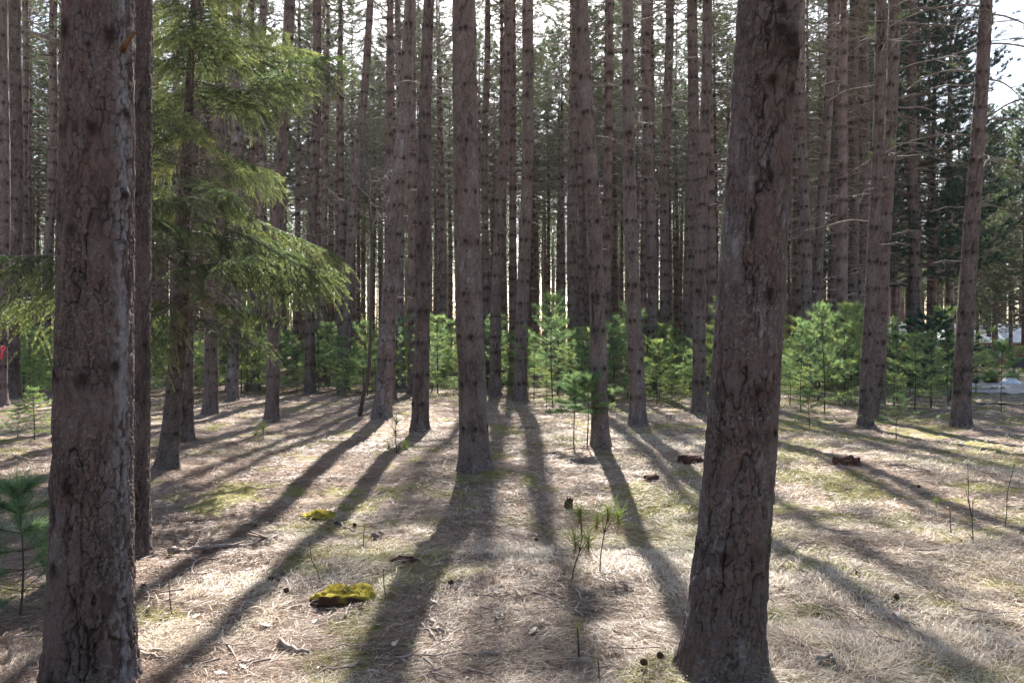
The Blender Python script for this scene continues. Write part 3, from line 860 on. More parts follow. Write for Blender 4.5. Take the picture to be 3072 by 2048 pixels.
sapling(2425, 1290, 120, 0, "low dark sapling at the foot of the tall blue-green one", None, 1.3)
sapling(2556, 1212, 290, 3, "brightest yellow-green sapling, caught in full sun", None, 1.0)
sapling(2535, 1218, 300, 1, "sunlit sapling overlapping the brightest one", None, .9)
sapling(2795, 1226, 300, 0, "dense dark evergreen sapling with a black stem", None, 1.25, "dark_sapling", SAPD)
sapling(2745, 1240, 240, 5, "green sapling between the two leaning pines and the dense dark one", None, 1.1)
sapling(2680, 1222, 270, 2, "sapling close beside the two leaning pines standing together", None, 1.0)
sapling(2692, 1318, 130, 4, "small bushy dark green sapling at the foot of the two leaning pines", None, 1.4)
sapling(2845, 1215, 210, 1, "sapling half behind the leaning pine against the sky", None, 1.1)
sapling(3005, 1236, 215, 4, "sapling on a thin bare dark pole stem beside the road", None, .75, src=LEG[0])
sapling(2930, 1190, 150, 0, "low spreading dark sapling beside the leaning pine at the road", None, 1.3)
sapling(1970, 1215, 120, 3, "yellow-tipped sapling beside the straight pine in open litter", None, 1.3)
sapling(1965, 1190, 150, 3, "taller yellow-green sapling carrying the orange ribbon", None, .9)
GS = "young white pines in the understory band"
Rs = np.random.default_rng(99)
ns = 0
for q in range(1500):
    v = Rs.uniform(1148, 1222) if q > 60 else Rs.uniform(1130, 1160)
    u = Rs.uniform(-40, 2460) if q % 9 else Rs.uniform(2400, 3080)
    if 1185 < v and 600 < u < 1000: continue
    if v > 1195 and u < 1700: continue
    if u > 2850 and v > 1150: continue
    g = hit(u, v)
    if any((g.x - a) ** 2 + (g.y - b) ** 2 < .5 for a, b in TREE_POS): continue
    h = .5 + 2.3 * Rs.uniform(0, 1) ** 1.5 * (1.0 if u > 1000 else 1.15)
    sapling(u, v, h * F / g.y, int(Rs.integers(0, 6)), "young soft-needled pine in the green understory band between the trunks", GS, Rs.uniform(.9, 1.35), "understory_sapling")
    TREE_POS.append((g.x, g.y))
    ns += 1
    if ns >= 285: break

# ------------------------------------------------------------------ the great dark evergreen and the lit pines by the opening
def big_evergreen(u, d, H, L0, z0, label, seed, needles, tn=26, sub=11, name="evergreen"):
    x = (u - 1536) / F * d
    t = thing(name, label, "evergreen tree", (x, d, float(gh(x, d))))
    rng = np.random.default_rng(seed)
    b = trunk_mesh("trunk", lambda z: (0 * z, 0 * z), lambda z: .24 * (1 - np.clip(z, 0, H) / H * .95), H, H - 2, .1, 14, seed, auto_knots(H - 3, .2, rng, 1, .6, .03), None, .25, 1.6)
    link("trunk", b.mesh("trunk", [M['bark_far']]), t)
    link("crown", pine_crown_mesh(seed, z0, H, L0, M[needles], tn, .026, sub, 7, .03, 'crown', (.26, .42)), t)
    return t
big_evergreen(2740, 34, 25, 3.3, 4.6, "great dark green evergreen with a dense tapering crown", 610, 'dark_needle', 34, 17)
big_evergreen(2650, 39, 23, 2.6, 6.0, "dark evergreen partly behind the two leaning pines standing together", 611, 'dark_needle', 24, 10)
big_evergreen(2985, 62, 17.5, 3.0, 3.5, "grey-green pine beyond the road, crown low under the open sky", 612, 'pine_needle', 26, 10)
big_evergreen(3075, 52, 15, 2.8, 3.0, "grey-green pine beyond the road, cut by the picture's edge", 613, 'pine_needle', 26, 10)
big_evergreen(2885, 70, 17, 3.0, 4.0, "grey-green pine behind the leaning pine against the sky", 614, 'pine_needle', 26, 10)

# live limbs of the leaning pine against the sky
sky_pine = [o for o in bpy.data.objects if o.get("label", "").startswith("leaning red pine against the open")][0]
def live_limb_mesh(seed, L):
    rng = np.random.default_rng(seed); b = MB(); s = np.linspace(0, 1, 9)
    P = np.stack([s * L, .1 * np.sin(s * 4 + seed), L * (.10 * s - .5 * s ** 2)], 1)
    b.tube(P, np.linspace(.022, .005, 9), 5, 0, .5, cap=False)
    TP, TD = [], []
    for q in range(12):
        k = rng.integers(2, 9); d = np.array([rng.uniform(.3, 1), rng.choice([-1, 1]) * rng.uniform(.2, .9), rng.uniform(-.5, .2)]); d /= np.linalg.norm(d); l = rng.uniform(.15, .5)
        b.tube(np.stack([P[k], P[k] + d * l * .5, P[k] + d * l + np.array([0, 0, .05])]), [.007, .005, .003], 3, 0, .5, cap=False)
        if rng.random() < .7: TP.append(P[k] + d * l); TD.append(d)
    tuft(b, np.array(TP), np.array(TD), 16, .15, .009, rng, 1)
    return b.mesh("branch", [M['twig'], M['pine_needle']])
LIMB = [live_limb_mesh(620 + i, L) for i, L in enumerate((1.6, 2.0, 2.4))]
for i, (z, a) in enumerate(((4.4, 0.2), (5.3, 0.1), (6.1, -.25), (6.9, .3), (7.6, -.1), (5.8, 3.0), (7.1, 3.3), (8.2, .15), (8.4, 2.9))):
    o = link("branch", LIMB[i % 3], sky_pine); o.location = (.055 * z, 0, z); o.rotation_euler = (0, -.1, a)

# ------------------------------------------------------------------ thin bare deciduous tree
def build_bare_tree():
    g = hit(1079, 1247); d = g.y; rng = np.random.default_rng(71)
    t = thing("bare_tree", "thin crooked leafless tree with pale sunlit twigs", "bare tree", g)
    W = lambda u, v, dd=0.0: np.array(px(u, v, d + dd)) - np.array(g)
    b = MB()
    P = np.array([W(1078, 1255), W(1090, 1190), W(1106, 1128), W(1110, 1050), W(1112, 960), W(1114, 850), W(1114, 730), W(1111, 660), W(1107, 593)])
    b.tube(P, np.linspace(.05, .022, len(P)), 8, 0, .5, knot=0.0, plate=.4)
    link("trunk", b.mesh("trunk", [M['bark_dark']]), t)
    def limb(pts, r0, seed, nt=26):
        rg = np.random.default_rng(seed); m = MB(); P = np.array(pts)
        m.tube(P, np.linspace(r0, .004, len(P)), 5, 0, .5, cap=False)
        for q in range(nt):
            f = rg.uniform(.2, 1); k = min(int(f * (len(P) - 1)), len(P) - 2); p = P[k] + (P[k + 1] - P[k]) * (f * (len(P) - 1) - k)
            dd = rg.normal(0, 1, 3) * np.array([1, .8, .4]); dd /= np.linalg.norm(dd); l = rg.uniform(.15, .6)
            tt = np.linspace(0, 1, 5)[:, None]; Q = p + dd * l * tt + np.array([0, 0, rg.uniform(-.25, .3) * l]) * tt ** 2
            m.tube(Q, np.linspace(.006, .002, 5), 3, 0, .5, cap=False)
            for h in range(3):
                kk = rg.integers(1, 5); d2 = dd + rg.normal(0, .6, 3); d2 /= np.linalg.norm(d2)
                m.tube(np.stack([Q[kk], Q[kk] + d2 * l * .25, Q[kk] + d2 * l * .45 - np.array([0, 0, .03])]), [.003, .0025, .0015], 3, 0, .5, cap=False)
        link("limb", m.mesh("limb", [M['greytwig']]), t)
    limb([W(1107, 593), W(1085, 570), W(1060, 545), W(1050, 500), W(1060, 430), W(1055, 330)], .02, 1)
    limb([W(1107, 593), W(1112, 540), W(1092, 470), W(1085, 380), W(1090, 260)], .018, 2)
    limb([W(1114, 700), W(1124, 660), W(1140, 620), W(1165, 600), W(1180, 560, .4)], .015, 3)
    limb([W(1110, 600), W(1130, 550), W(1150, 530), W(1175, 500, -.3)], .012, 4)
    limb([W(1112, 920), W(1090, 870), W(1070, 840), W(1040, 880), W(1010, 930, -.3)], .012, 5, 16)
    limb([W(1070, 840), W(1050, 800), W(1020, 790, .3), W(985, 785, .4)], .008, 6, 14)
    limb([W(1114, 760), W(1080, 700), W(1040, 680), W(1000, 690, -.3)], .01, 7, 20)
    limb([W(1114, 660), W(1070, 620), W(1020, 600), W(980, 560, .2)], .01, 8, 20)
build_bare_tree()

# ------------------------------------------------------------------ dry needle and grass litter on the floor
def build_litter():
    rng = np.random.default_rng(12); b = MB()
    sets = []
    for d0, d1, n, wd in ((2.6, 5.0, 190000, .0024), (5.0, 8.5, 190000, .0036), (8.5, 15, 150000, .006), (15, 32, 100000, .011)):
        r = np.sqrt(rng.uniform(d0 ** 2, d1 ** 2, n)); a = rng.uniform(-.66, .66, n)
        sets.append((r * np.sin(a), r * np.cos(a), wd, 0))
    for bx, by, br in BUMPS:                       # needles and tufts caught round the trunk feet
        dd = math.hypot(bx, by); n = 420 if dd < 7 else 240 if dd < 20 else 90
        r = br * (1.1 + 1.1 * rng.uniform(0, 1, n) ** 1.6); a = rng.uniform(0, 6.28, n)
        sets.append((bx + r * np.cos(a), by + r * np.sin(a), max(.0024, .00055 * dd), 1))
    for x, y, wd, foot in sets:
        n = len(x); r = np.hypot(x, y)
        # clumps of longer grass and thinner bare patches
        cl = .45 * foot + fbm(x * 1.1, y * 1.1, 0, 51, 3) + .28 * np.clip((x + .2) / 2.2, -1, 1)
        keep = rng.random(n) < sstep(-.9, .1, cl) * .6 + .4
        x, y, cl, r = x[keep], y[keep], cl[keep], r[keep]; n = len(x)
        flow = fbm(x * .7, y * .7, 0, 61, 2) * 5
        az = np.where(rng.random(n) < .6, flow + rng.normal(0, .7, n), rng.uniform(0, 6.28, n))
        grassy = (rng.random(n) < sstep(.0, .55, cl) * .5)
        el = np.where(grassy, np.abs(rng.normal(.34, .3, n)), np.abs(rng.normal(.11, .14, n)))
        L = np.where(grassy, rng.uniform(.06, .13, n), rng.uniform(.05, .12, n)) * (1 + .02 * r)
        D = np.stack([np.cos(az) * np.cos(el), np.sin(az) * np.cos(el), np.sin(el)], 1)
        P0 = np.stack([x, y, gz(x, y) + rng.uniform(-.004, .012, n)], 1)
        ms = mossf(x, y); mo = rng.random(n) < ms * .6 + .015
        L = np.where(mo, L * .55, L)
        P1 = P0 + D * (L * .5)[:, None]
        bendv = np.stack([rng.normal(0, .16, n), rng.normal(0, .16, n), -np.sin(el) * .9 - .05], 1)
        P2 = P1 + (D + bendv) * (L * .5)[:, None]
        sd = np.stack([-np.sin(az), np.cos(az), rng.normal(0, .5, n)], 1); sd /= np.linalg.norm(sd, axis=1, keepdims=True)
        W = (wd * rng.uniform(.6, 1.3, n))[:, None]
        V = np.stack([P0 - sd * W / 2, P0 + sd * W / 2, P1 - sd * W / 2, P1 + sd * W / 2, P2], 1)
        tone = np.where(grassy, rng.normal(.62, .10, n), np.where(rng.random(n) < .50 - .34 * np.clip((x + .2) / 2.2, -1, 1), rng.normal(.16, .10, n), rng.normal(.46, .15, n)))
        tone = np.clip(tone, 0, .76)
        tone = np.where(mo, rng.uniform(.84, 1, n), tone)
        T = np.repeat(tone, 5)
        base = np.arange(n)[:, None] * 5
        s0 = b.n
        b.add(V.reshape(-1, 3), np.concatenate([base + np.array([[0, 1, 3, 2]])]), 0, T)
        b.F.append(base + np.array([[2, 3, 4]]) + s0); b.M.append(np.zeros(n, np.int32))
    o = link("needle_litter", b.mesh("needle_litter", [M['litter']]))
    tag(o, "matted dry grass and fallen pine needles over the forest floor", "ground litter", kind="stuff")
build_litter()

# ------------------------------------------------------------------ fallen sticks
STK = [
 ("long pale fallen stick lying behind the thickest trunk's foot", [(504, 1663), (580, 1652), (732, 1643), (835, 1620)], .021),
 ("thin forked stick crossing the long pale one", [(527, 1611), (594, 1625), (634, 1656)], .007),
 ("thin straw-coloured stick above the forked one", [(446, 1571), (580, 1589)], .006),
 ("short curved stick below the long pale one", [(576, 1698), (612, 1681), (661, 1677)], .010),
 ("slanting twig near the thickest trunk, its tip raised", [(513, 1794), (560, 1765), (612, 1741)], .006),
 ("pinkish broken stick between the two mossy stumps", [(996, 1562), (1030, 1585), (1069, 1599)], .013),
 ("dark rotten chunk of branch near the pinkish stick", [(1117, 1616), (1133, 1612), (1149, 1606)], .022),
 ("reddish bark-covered stick low in the shade", [(839, 1946), (880, 1958), (920, 1968)], .018),
 ("grey stick beside the thickest trunk's foot, lower of two", [(415, 1968), (455, 1980), (495, 1991)], .013),
 ("grey stick beside the thickest trunk's foot, upper of two", [(424, 1955), (470, 1960), (505, 1968)], .010),
 ("thin straight twig pointing down at a pale leaf", [(656, 1919), (700, 1965), (732, 2000)], .007),
 ("dark short twig meeting the straight one", [(732, 1998), (760, 1988), (785, 1973)], .008),
 ("knobbly curved stick in the sunlit litter", [(1296, 1872), (1310, 1899), (1332, 1908)], .013),
 ("thin curved stick touching the knobbly one", [(1265, 1879), (1292, 1902), (1319, 1937)], .009),
 ("dark slim stick lying level in the brightest litter", [(1386, 1966), (1450, 1968), (1502, 1966)], .007),
 ("small forked twig leaning on the larger mossy stump", [(1033, 1861), (1051, 1817), (1073, 1790)], .007),
 ("pale log piece lying in a trunk's straight shadow", [(1560, 1285), (1590, 1284), (1618, 1280)], .020),
 ("crooked thin branch beside the large leaning trunk", [(2325, 1725), (2396, 1634), (2454, 1629)], .006),
 ("thin twig arching from the large leaning trunk's side", [(2302, 1727), (2369, 1727), (2432, 1750)], .005),
 ("dark fallen branch on the mossy ground, larger of two", [(2664, 1402), (2722, 1404), (2789, 1422)], .016),
 ("dark fallen branch on the mossy ground, smaller of two", [(2901, 1448), (2935, 1447), (2968, 1451)], .010),
 ("long thin twig reaching the picture's edge", [(2883, 1826), (2954, 1846), (3070, 1846)], .007),
 ("stub of bark-covered wood at the large leaning trunk's foot", [(2445, 1989), (2470, 1990), (2499, 1995)], .020),
 ("dark bent branch with twigs by the red-brown stump", [(1923, 1361), (1963, 1390), (1987, 1414)], .012),
 ("low arching branch around the leggy saplings", [(1660, 1361), (1693, 1350), (1764, 1350), (1803, 1361)], .010),
 ("dark fallen branch near the sunlit sapling clump", [(38, 1365), (89, 1385), (138, 1383)], .014),
 ("small log end in sun behind the bushy sapling clump", [(130, 1198), (150, 1199), (172, 1201)], .05),
]
for i, (lab, pts, r) in enumerate(STK):
    rng = np.random.default_rng(800 + i)
    G = [hit(u, v) for u, v in pts]
    P = []
    for a, c in zip(G[:-1], G[1:]):
        for q in range(4):
            P.append(np.array(a.lerp(c, q / 4)))
    P.append(np.array(G[-1])); P = np.array(P)
    P[:, 2] = gz(P[:, 0], P[:, 1]) + r + .012
    P += rng.normal(0, r * .5, P.shape)
    o0 = P[0].copy()
    b = MB(); b.tube(P - o0, r * np.linspace(1, .55, len(P)) * rng.uniform(.85, 1.15, len(P)), 7, 0, .5)
    for q in range(rng.integers(1, 5)):
        k = rng.integers(1, len(P) - 1); L = np.linalg.norm(P[-1] - P[0]) * rng.uniform(.12, .3)
        dd = rng.normal(0, 1, 3); dd[2] = abs(dd[2]) * .35; dd /= np.linalg.norm(dd)
        b.tube(np.stack([P[k], P[k] + dd * L * .5, P[k] + dd * L]) - o0, [r * .5, r * .38, r * .2], 4, 0, .5, cap=False)
    o = link("fallen_stick", b.mesh("fallen_stick", [M['stick']])); o.location = o0
    tag(o, lab, "stick")

TW = []
for q in range(6):
    rg = np.random.default_rng(870 + q); b = MB(); L = (.16, .22, .3, .38, .26, .45)[q]; n = 7; s_ = np.linspace(-.5, .5, n)
    P = np.stack([s_ * L, .02 * np.sin(s_ * 7 + q), .012 + .012 * np.abs(s_) * rg.uniform(0, 3)], 1) + rg.normal(0, .004, (n, 3))
    b.tube(P, np.linspace(.006, .0025, n), 5, 0, .5)
    for g in range(rg.integers(1, 4)):
        k = rg.integers(1, n - 1); d_ = np.array([.8, rg.choice([-1, 1]) * rg.uniform(.4, .9), rg.uniform(-.02, .3)]) * L * rg.uniform(.15, .35); b.tube(np.stack([P[k], P[k] + d_ * .5, P[k] + d_]), [.004, .003, .002], 4, 0, .5, cap=False)
    TW.append(b.mesh("fallen_twig", [M['stick']]))
Rt = np.random.default_rng(15)
for q in range(130):
    u, v = Rt.uniform(-30, 3090), 1290 + 750 * Rt.uniform(0, 1) ** .75
    if 2020 < u < 2370 and v > 1650 or 100 < u < 440 and v > 1600: continue
    o = link("fallen_twig", TW[int(Rt.integers(0, 6))]); o.location = hit(u, v) + Vector((0, 0, .012)); o.rotation_euler = (Rt.uniform(-.1, .1), Rt.uniform(-.12, .12), Rt.uniform(0, 6.28)); o.scale = (Rt.uniform(.7, 1.2),) * 3
    tag(o, "thin dead twig dropped on the needle litter", "twig", "small dead twigs strewn on the forest floor")

# ------------------------------------------------------------------ stumps
m, t, out = mat("mossy_stump")
geo = N(t, "ShaderNodeNewGeometry"); sep = N(t, "ShaderNodeSeparateXYZ"); t.links.new(geo.outputs["Normal"], sep.inputs[0])
nn = noise(t, 9, None, 4); nf = noise(t, 160, None, 3)
top = mth(t, 'ADD', sep.outputs[2], mth(t, 'MULTIPLY', nn, .9))
mask = N(t, "ShaderNodeMapRange"); mask.inputs[1].default_value = .40; mask.inputs[2].default_value = .85; t.links.new(top, mask.inputs[0])
c = mixc(t, mask.outputs[0], mixc(t, nf, (.035, .018, .012), (.11, .055, .035)), mixc(t, nf, (.17, .135, .02), (.44, .35, .05)))
princ(t, out, c, .95, nf, .9, .01, .1)
M['mossy'] = m
M['rotten'] = simple("rotten_red_wood", [(0.3, (.018, .012, .01)), (.7, (.13, .055, .035))], 35, .95, .8)
M['moss_tuft'] = needle_mat("moss_fronds", [(0, (.13, .11, .02)), (.6, (.32, .26, .05)), (1, (.46, .38, .12))], .3, (1, 1, .6))

def stump(u, v, wpx, h, label, seed, material, moss=False, asp=.75, hollow=0.0, name="stump"):
    g = hit(u, v); w = wpx * g.y / F / 2; rng = np.random.default_rng(seed)
    na, nr = 64, 26
    s = np.linspace(0, 1, nr); th = np.arange(na) / na * 6.2832
    Sg, T = np.meshgrid(s, th, indexing='ij')
    # profile: side wall then rounded top
    rad = np.where(Sg < .45, 1.12 - .34 * Sg, .967 * (1 - ((Sg - .45) / .55) ** 1.4))
    rad = np.maximum(rad, 0.001)
    zz = np.where(Sg < .45, Sg / .45 * .75, .75 + .25 * np.sin((Sg - .45) / .55 * 1.5708))
    nz = fbm(np.cos(T) * rad * 2.2 + seed, np.sin(T) * rad * 2.2, zz * 2, seed, 4)
    rad = rad * (1 + .38 * fbm(np.cos(T) * 1.3 + seed, np.sin(T) * 1.3, zz, seed + 1, 2) + .24 * nz + .10 * fbm(np.cos(T) * 7, np.sin(T) * 7, zz, seed + 5, 2))
    zz = zz * (1 + .5 * nz * sstep(.15, .5, Sg)) - hollow * np.exp(-(rad / .6) ** 2) * (Sg > .5)
    X = rad * np.cos(T) * w; Y = rad * np.sin(T) * w * asp; Z = zz * h - .045 + .0 * X
    V = np.stack([X, Y, Z], -1).reshape(-1, 3)
    i = np.arange(nr - 1)[:, None] * na; j = np.arange(na)[None]; k = (j + 1) % na
    f = np.stack([i + j, i + k, i + na + k, i + na + j], -1).reshape(-1, 4)
    b = MB(); b.add(V, f, 0, .5)
    t = thing(name, label, "stump", g)
    link("wood", b.mesh("wood", [material]), t)
    if moss:
        n = 3500; m2 = MB()
        ii = rng.integers(nr // 2 - 1, nr - 1, n); jj = rng.integers(0, na, n)
        P = V.reshape(nr, na, 3)[ii, jj] + rng.normal(0, .006, (n, 3)) * np.array([1, 1, .3])
        kp = fbm(P[:, 0] * 12 + seed, P[:, 1] * 12, 0, seed + 8, 2) > -.05
        P = P[kp]
        m2.blades(P, rand_dirs(len(P), rng, (0, 0, .9), .5), rng.uniform(.008, .018, len(P)), .004, rng, 0, rng.uniform(0, 1, len(P)))
        link("moss", m2.mesh("moss", [M['moss_tuft']]), t)
    return t
stump(1040, 1802, 164, .125, "larger low stump topped with bright yellow moss", 1, M['mossy'], True)
stump(958, 1550, 96, .10, "smaller moss-covered stump in a trunk's shadow", 2, M['mossy'], True)
stump(2070, 1388, 68, .15, "dark red-brown rotten stump beside the large leaning trunk, mossy on one side", 3, M['rotten'], False, .8, .3)
stump(1954, 1438, 44, .10, "small red-brown broken stump with a mossy rim", 4, M['rotten'], False, .8, .2)
stump(2541, 1390, 66, .14, "dark rotten stump on the mossy ground beyond the large leaning trunk", 5, M['rotten'], False, .8, .3)
stump(1706, 1522, 26, .14, "black knob of wood behind the twin-tufted seedlings", 6, M['rotten'], False)
stump(1215, 1690, 100, .10, "dark uprooted clod in a broad shadow near the mossy stump", 7, M['rotten'], False, .7, .4, "root_clod")

# ------------------------------------------------------------------ seedlings on the near ground
def needle_ball(b, p, d, n, L, W, rng, tint, spread=.9, mat_i=1):
    PP = np.repeat(np.asarray(p, float)[None], n, 0) + np.asarray(d)[None] * rng.uniform(-.05, .03, (n, 1))
    b.blades(PP, rand_dirs(n, rng, np.asarray(d) * .75, spread), L * rng.uniform(.75, 1.1, n), W, rng, mat_i, np.clip(rng.normal(tint, .2, n), 0, 1))

M['seed_needle'] = needle_mat("seedling_needles", [(0, (.05, .11, .03)), (.5, (.13, .20, .045)), (1, (.30, .29, .10))], .45, (1.3, 1.3, .7))
M['brown_needle'] = needle_mat("dead_brown_needles", [(0, (.15, .06, .025)), (1, (.38, .22, .10))], .3, (1, .9, .7))
def seedling(pts, tufts, r, label, seed, L=.12, n=90, W=.0022, dead=0):
    G = hit(*pts[0]); rng = np.random.default_rng(seed)
    t = thing("pine_seedling", label, "seedling", G)
    w = lambda u, v: np.array(px(u, v, G.y)) - np.array(G)
    P = np.array([w(*q) for q in pts]); P[0] = (0, 0, -.02)
    b = MB(); b.tube(P, np.linspace(r, r * .6, len(P)), 6, 0, .5)
    for (u, v) in tufts:
        q = w(u, v); k = int(np.argmin(np.linalg.norm(P - q, axis=1)))
        if np.linalg.norm(P[k] - q) > .03:
            b.tube(np.stack([P[max(k - 1, 0)], (P[k] + q) / 2 - np.array([0, 0, .01]), q]), [r * .7, r * .6, r * .5], 5, 0, .5, cap=False)
    link("stem", b.mesh("stem", [M['stem']]), t)
    f = MB()
    for (u, v) in tufts:
        needle_ball(f, w(u, v), (0, 0, .8), n, L, W, rng, .8, .95, 0)
        if dead:
            needle_ball(f, w(u, v + 20), (0, 0, -.7), dead, L * .9, W, rng, .5, .45, 1)
    if tufts:
        link("foliage", f.mesh("foliage", [M['seed_needle'], M['brown_needle']]), t)
    return t
seedling([(1712, 1742), (1725, 1690), (1738, 1655), (1746, 1610), (1742, 1560), (1741, 1530)], [(1741, 1540), (1725, 1625), (1765, 1622)], .0045, "taller long-needled seedling tuft of the twin pair in the sunlit litter", 1, .18, 120, .0027, 60)
seedling([(1798, 1715), (1802, 1660), (1812, 1600), (1824, 1545), (1822, 1520)], [(1823, 1535), (1855, 1550), (1790, 1560)], .0045, "second long-needled seedling of the twin pair, paler and wider", 2, .16, 95, .0025, 50)
seedling([(1736, 1972), (1735, 1930), (1732, 1880)], [(1733, 1882)], .005, "tiny star-shaped seedling low in the brightest litter", 3, .11, 46, .0022)
seedling([(2918, 1628), (2915, 1560), (2905, 1500), (2902, 1390)], [(2896, 1470), (2930, 1490)], .0042, "spindly seedling with a bare upright tip on mossy shade", 4, .06, 26, .0022)
seedling([(3012, 1585), (3018, 1540), (3020, 1480), (3035, 1420), (3042, 1390)], [(3042, 1400)], .0042, "spindly crooked seedling at the picture's edge, green tip", 5, .06, 30, .0022)
seedling([(2852, 1608), (2850, 1570), (2848, 1520)], [(2848, 1520)], .005, "short seedling with a rusty brown dead tuft", 6, .05, 6, .0024, 40)
seedling([(2806, 1520), (2808, 1500)], [(2808, 1500)], .005, "low green seedling tuft beside the rusty one", 7, .09, 46, .0024)
seedling([(520, 1848), (512, 1800), (508, 1745)], [], .004, "dead bare seedling stem near the thickest trunk", 8)
seedling([(966, 1750), (955, 1715), (935, 1675), (930, 1620)], [], .004, "forked bare seedling stem rising behind the mossy stump", 9)
seedling([(1160, 1790), (1152, 1750), (1150, 1705)], [], .004, "bare seedling stem in the shadow beside the mossy stump", 10)
seedling([(1090, 1640), (1092, 1600), (1095, 1575)], [], .004, "bare stem with a pale tip beside the rotten chunk of branch", 11)
seedling([(1797, 2042), (1796, 2005), (1793, 1968)], [(1793, 1972)], .004, "smallest sparse seedling at the lower edge", 12, .04, 14, .002)
seedling([(1640, 1230), (1640, 1205)], [(1640, 1205)], .008, "little green tuft in the open beyond the middle trunk", 13, .13, 40, .006)
seedling([(790, 1320), (790, 1285)], [(790, 1285), (770, 1300)], .008, "soft green seedling in sun at the clearing's edge", 14, .2, 60, .007)
seedling([(1192, 1360), (1187, 1320), (1185, 1290)], [(1187, 1300), (1165, 1340), (1215, 1335), (1190, 1265)], .008, "bluish seedling in the slim pine's shadow", 15, .16, 60, .006)

# ------------------------------------------------------------------ scattered pale leaves and cones
M['leaf'] = simple("dry_pale_leaf", [(.3, (.34, .26, .19)), (.7, (.62, .56, .50))], 25, .6, .2, .35)
M['cone'] = simple("pine_cone", [(.3, (.04, .02, .012)), (.7, (.13, .065, .04))], 60)
def leaf_mesh(seed):
    rng = np.random.default_rng(seed); n = 7; u = np.linspace(-1, 1, n); v = np.linspace(-1, 1, 5)
    U, Vv = np.meshgrid(u, v, indexing='ij'); wd = (1 - np.abs(U) ** 2.2) ** .7 * (.42 + .13 * np.sin(U * 9 + seed))
    X = U * .05; Y = Vv * wd * .05; Z = rng.uniform(.25, .8) * Y ** 2 / .03 + rng.uniform(-.3, .5) * X ** 2 / .08 + .004 * np.sin(U * 5 + Vv * 4 + seed) + .012
    i = np.arange(n - 1)[:, None] * 5; j = np.arange(4)[None]
    f = np.stack([i + j, i + j + 1, i + 6 + j, i + 5 + j], -1).reshape(-1, 4)
    b = MB(); b.add(np.stack([X, Y, Z], -1).reshape(-1, 3), f, 0, .5); return b.mesh("dead_leaf", [M['leaf']])
LV = [leaf_mesh(i) for i in range(5)]
spots = [(480, 1523), (650, 1912), (730, 2010), (660, 2028), (950, 1872), (965, 2010), (560, 2010), (1297, 1812), (1290, 1655), (1190, 1940), (1610, 1608), (1620, 1870), (1210, 1990), (3030, 1945), (3000, 1920), (2690, 1850), (2905, 1613), (2920, 1710), (2870, 1710), (2665, 1475), (1405, 2042), (450, 1830), (500, 1850), (590, 1855), (1290, 1605), (1470, 1570), (2540, 1640), (2600, 1900), (2620, 2005), (1500, 1850)]
Rl = np.random.default_rng(3)
while len(spots) < 62:
    u, v = Rl.uniform(300, 3060), 1330 + 700 * Rl.uniform(0, 1) ** .8
    if 2000 < u < 2380 and v > 1700: continue
    spots.append((u, v))
for i, (u, v) in enumerate(spots):
    g = hit(u, v); o = link("dead_leaf", LV[i % 5]); o.location = g + Vector((0, 0, .015)); o.rotation_euler = (Rl.uniform(-.5, .5), Rl.uniform(-.5, .5), Rl.uniform(0, 6.28))
    s = Rl.uniform(.4, .8); o.scale = (s, s * Rl.uniform(.7, 1.2), s)
    tag(o, "pale dry curled leaf lying on the needle litter", "leaf", "pale dead leaves on the forest floor")
def cone_mesh():
    b = MB(); rng = np.random.default_rng(4); s = np.linspace(0, 1, 9)
    b.tube(np.stack([s * .05, 0 * s, 0 * s], 1), .019 * np.sin(np.pi * (.12 + .8 * s)) ** .7, 9, 0, .5)
    n = 90; k = np.arange(n); t_ = (k + .5) / n; a = k * 2.39996; rr = .018 * np.sin(np.pi * (.12 + .8 * t_)) ** .7
    P = np.stack([t_ * .05, rr * np.cos(a), rr * np.sin(a)], 1); D = np.stack([np.full(n, .5), np.cos(a), np.sin(a)], 1)
    b.blades(P, D, .011, .011, rng, 0, .5); return b.mesh("pine_cone", [M['cone']])
CN = cone_mesh()
for i, (u, v) in enumerate([(770, 1495 + 90), (628, 1930), (868, 1780), (806, 1745), (438, 1765), (1010, 1575), (2760, 1466), (1605, 1625), (1940, 2000), (1972, 1972), (1070, 1582), (843, 1752), (2690, 1800), (1345, 1760)]):
    g = hit(u, v); o = link("pine_cone", CN); o.location = g + Vector((0, 0, .025)); o.rotation_euler = (Rl.uniform(0, 6), Rl.uniform(-.3, .3), Rl.uniform(0, 6))
    o.scale = (.68,) * 3
    tag(o, "small brown pine cone lying in the litter", "pine cone", "pine cones on the forest floor")

# ------------------------------------------------------------------ ribbons
def ribbon(u, v, d, w, h, label, colour, seed):
    m, t, out = mat("ribbon_plastic"); princ(t, out, colour, .45, noise(t, 40), .1, .002, .5)
    b = MB(); rng = np.random.default_rng(seed)
    for k, off in enumerate((-.25, .2)):
        n = 10; s = np.linspace(0, 1, n)
        cx = off * w + .3 * w * np.sin(s * 3 + k * 2); cz = -s * h
        a = np.stack([cx - .17 * w, .012 * np.sin(s * 7 + k), cz], 1); c = np.stack([cx + .17 * w, .012 * np.cos(s * 6), cz + .02 * h], 1)
        V = np.stack([a, c], 1).reshape(-1, 3); V2 = V + np.array([0, .0015, 0])
        f = np.array([[2 * i, 2 * i + 1, 2 * i + 3, 2 * i + 2] for i in range(n - 1)])
        b.add(V, f); b.add(V2, f[:, ::-1])
    th = np.linspace(0, 6.28, 13); b.tube(np.stack([.02 * np.cos(th), .02 * np.sin(th), .012 * np.sin(2 * th)], 1), .009, 6)
    o = link("ribbon", b.mesh("ribbon", [m])); o.location = px(u, v, d)
    return tag(o, label, "ribbon")
gr = hit(-2, 1222)
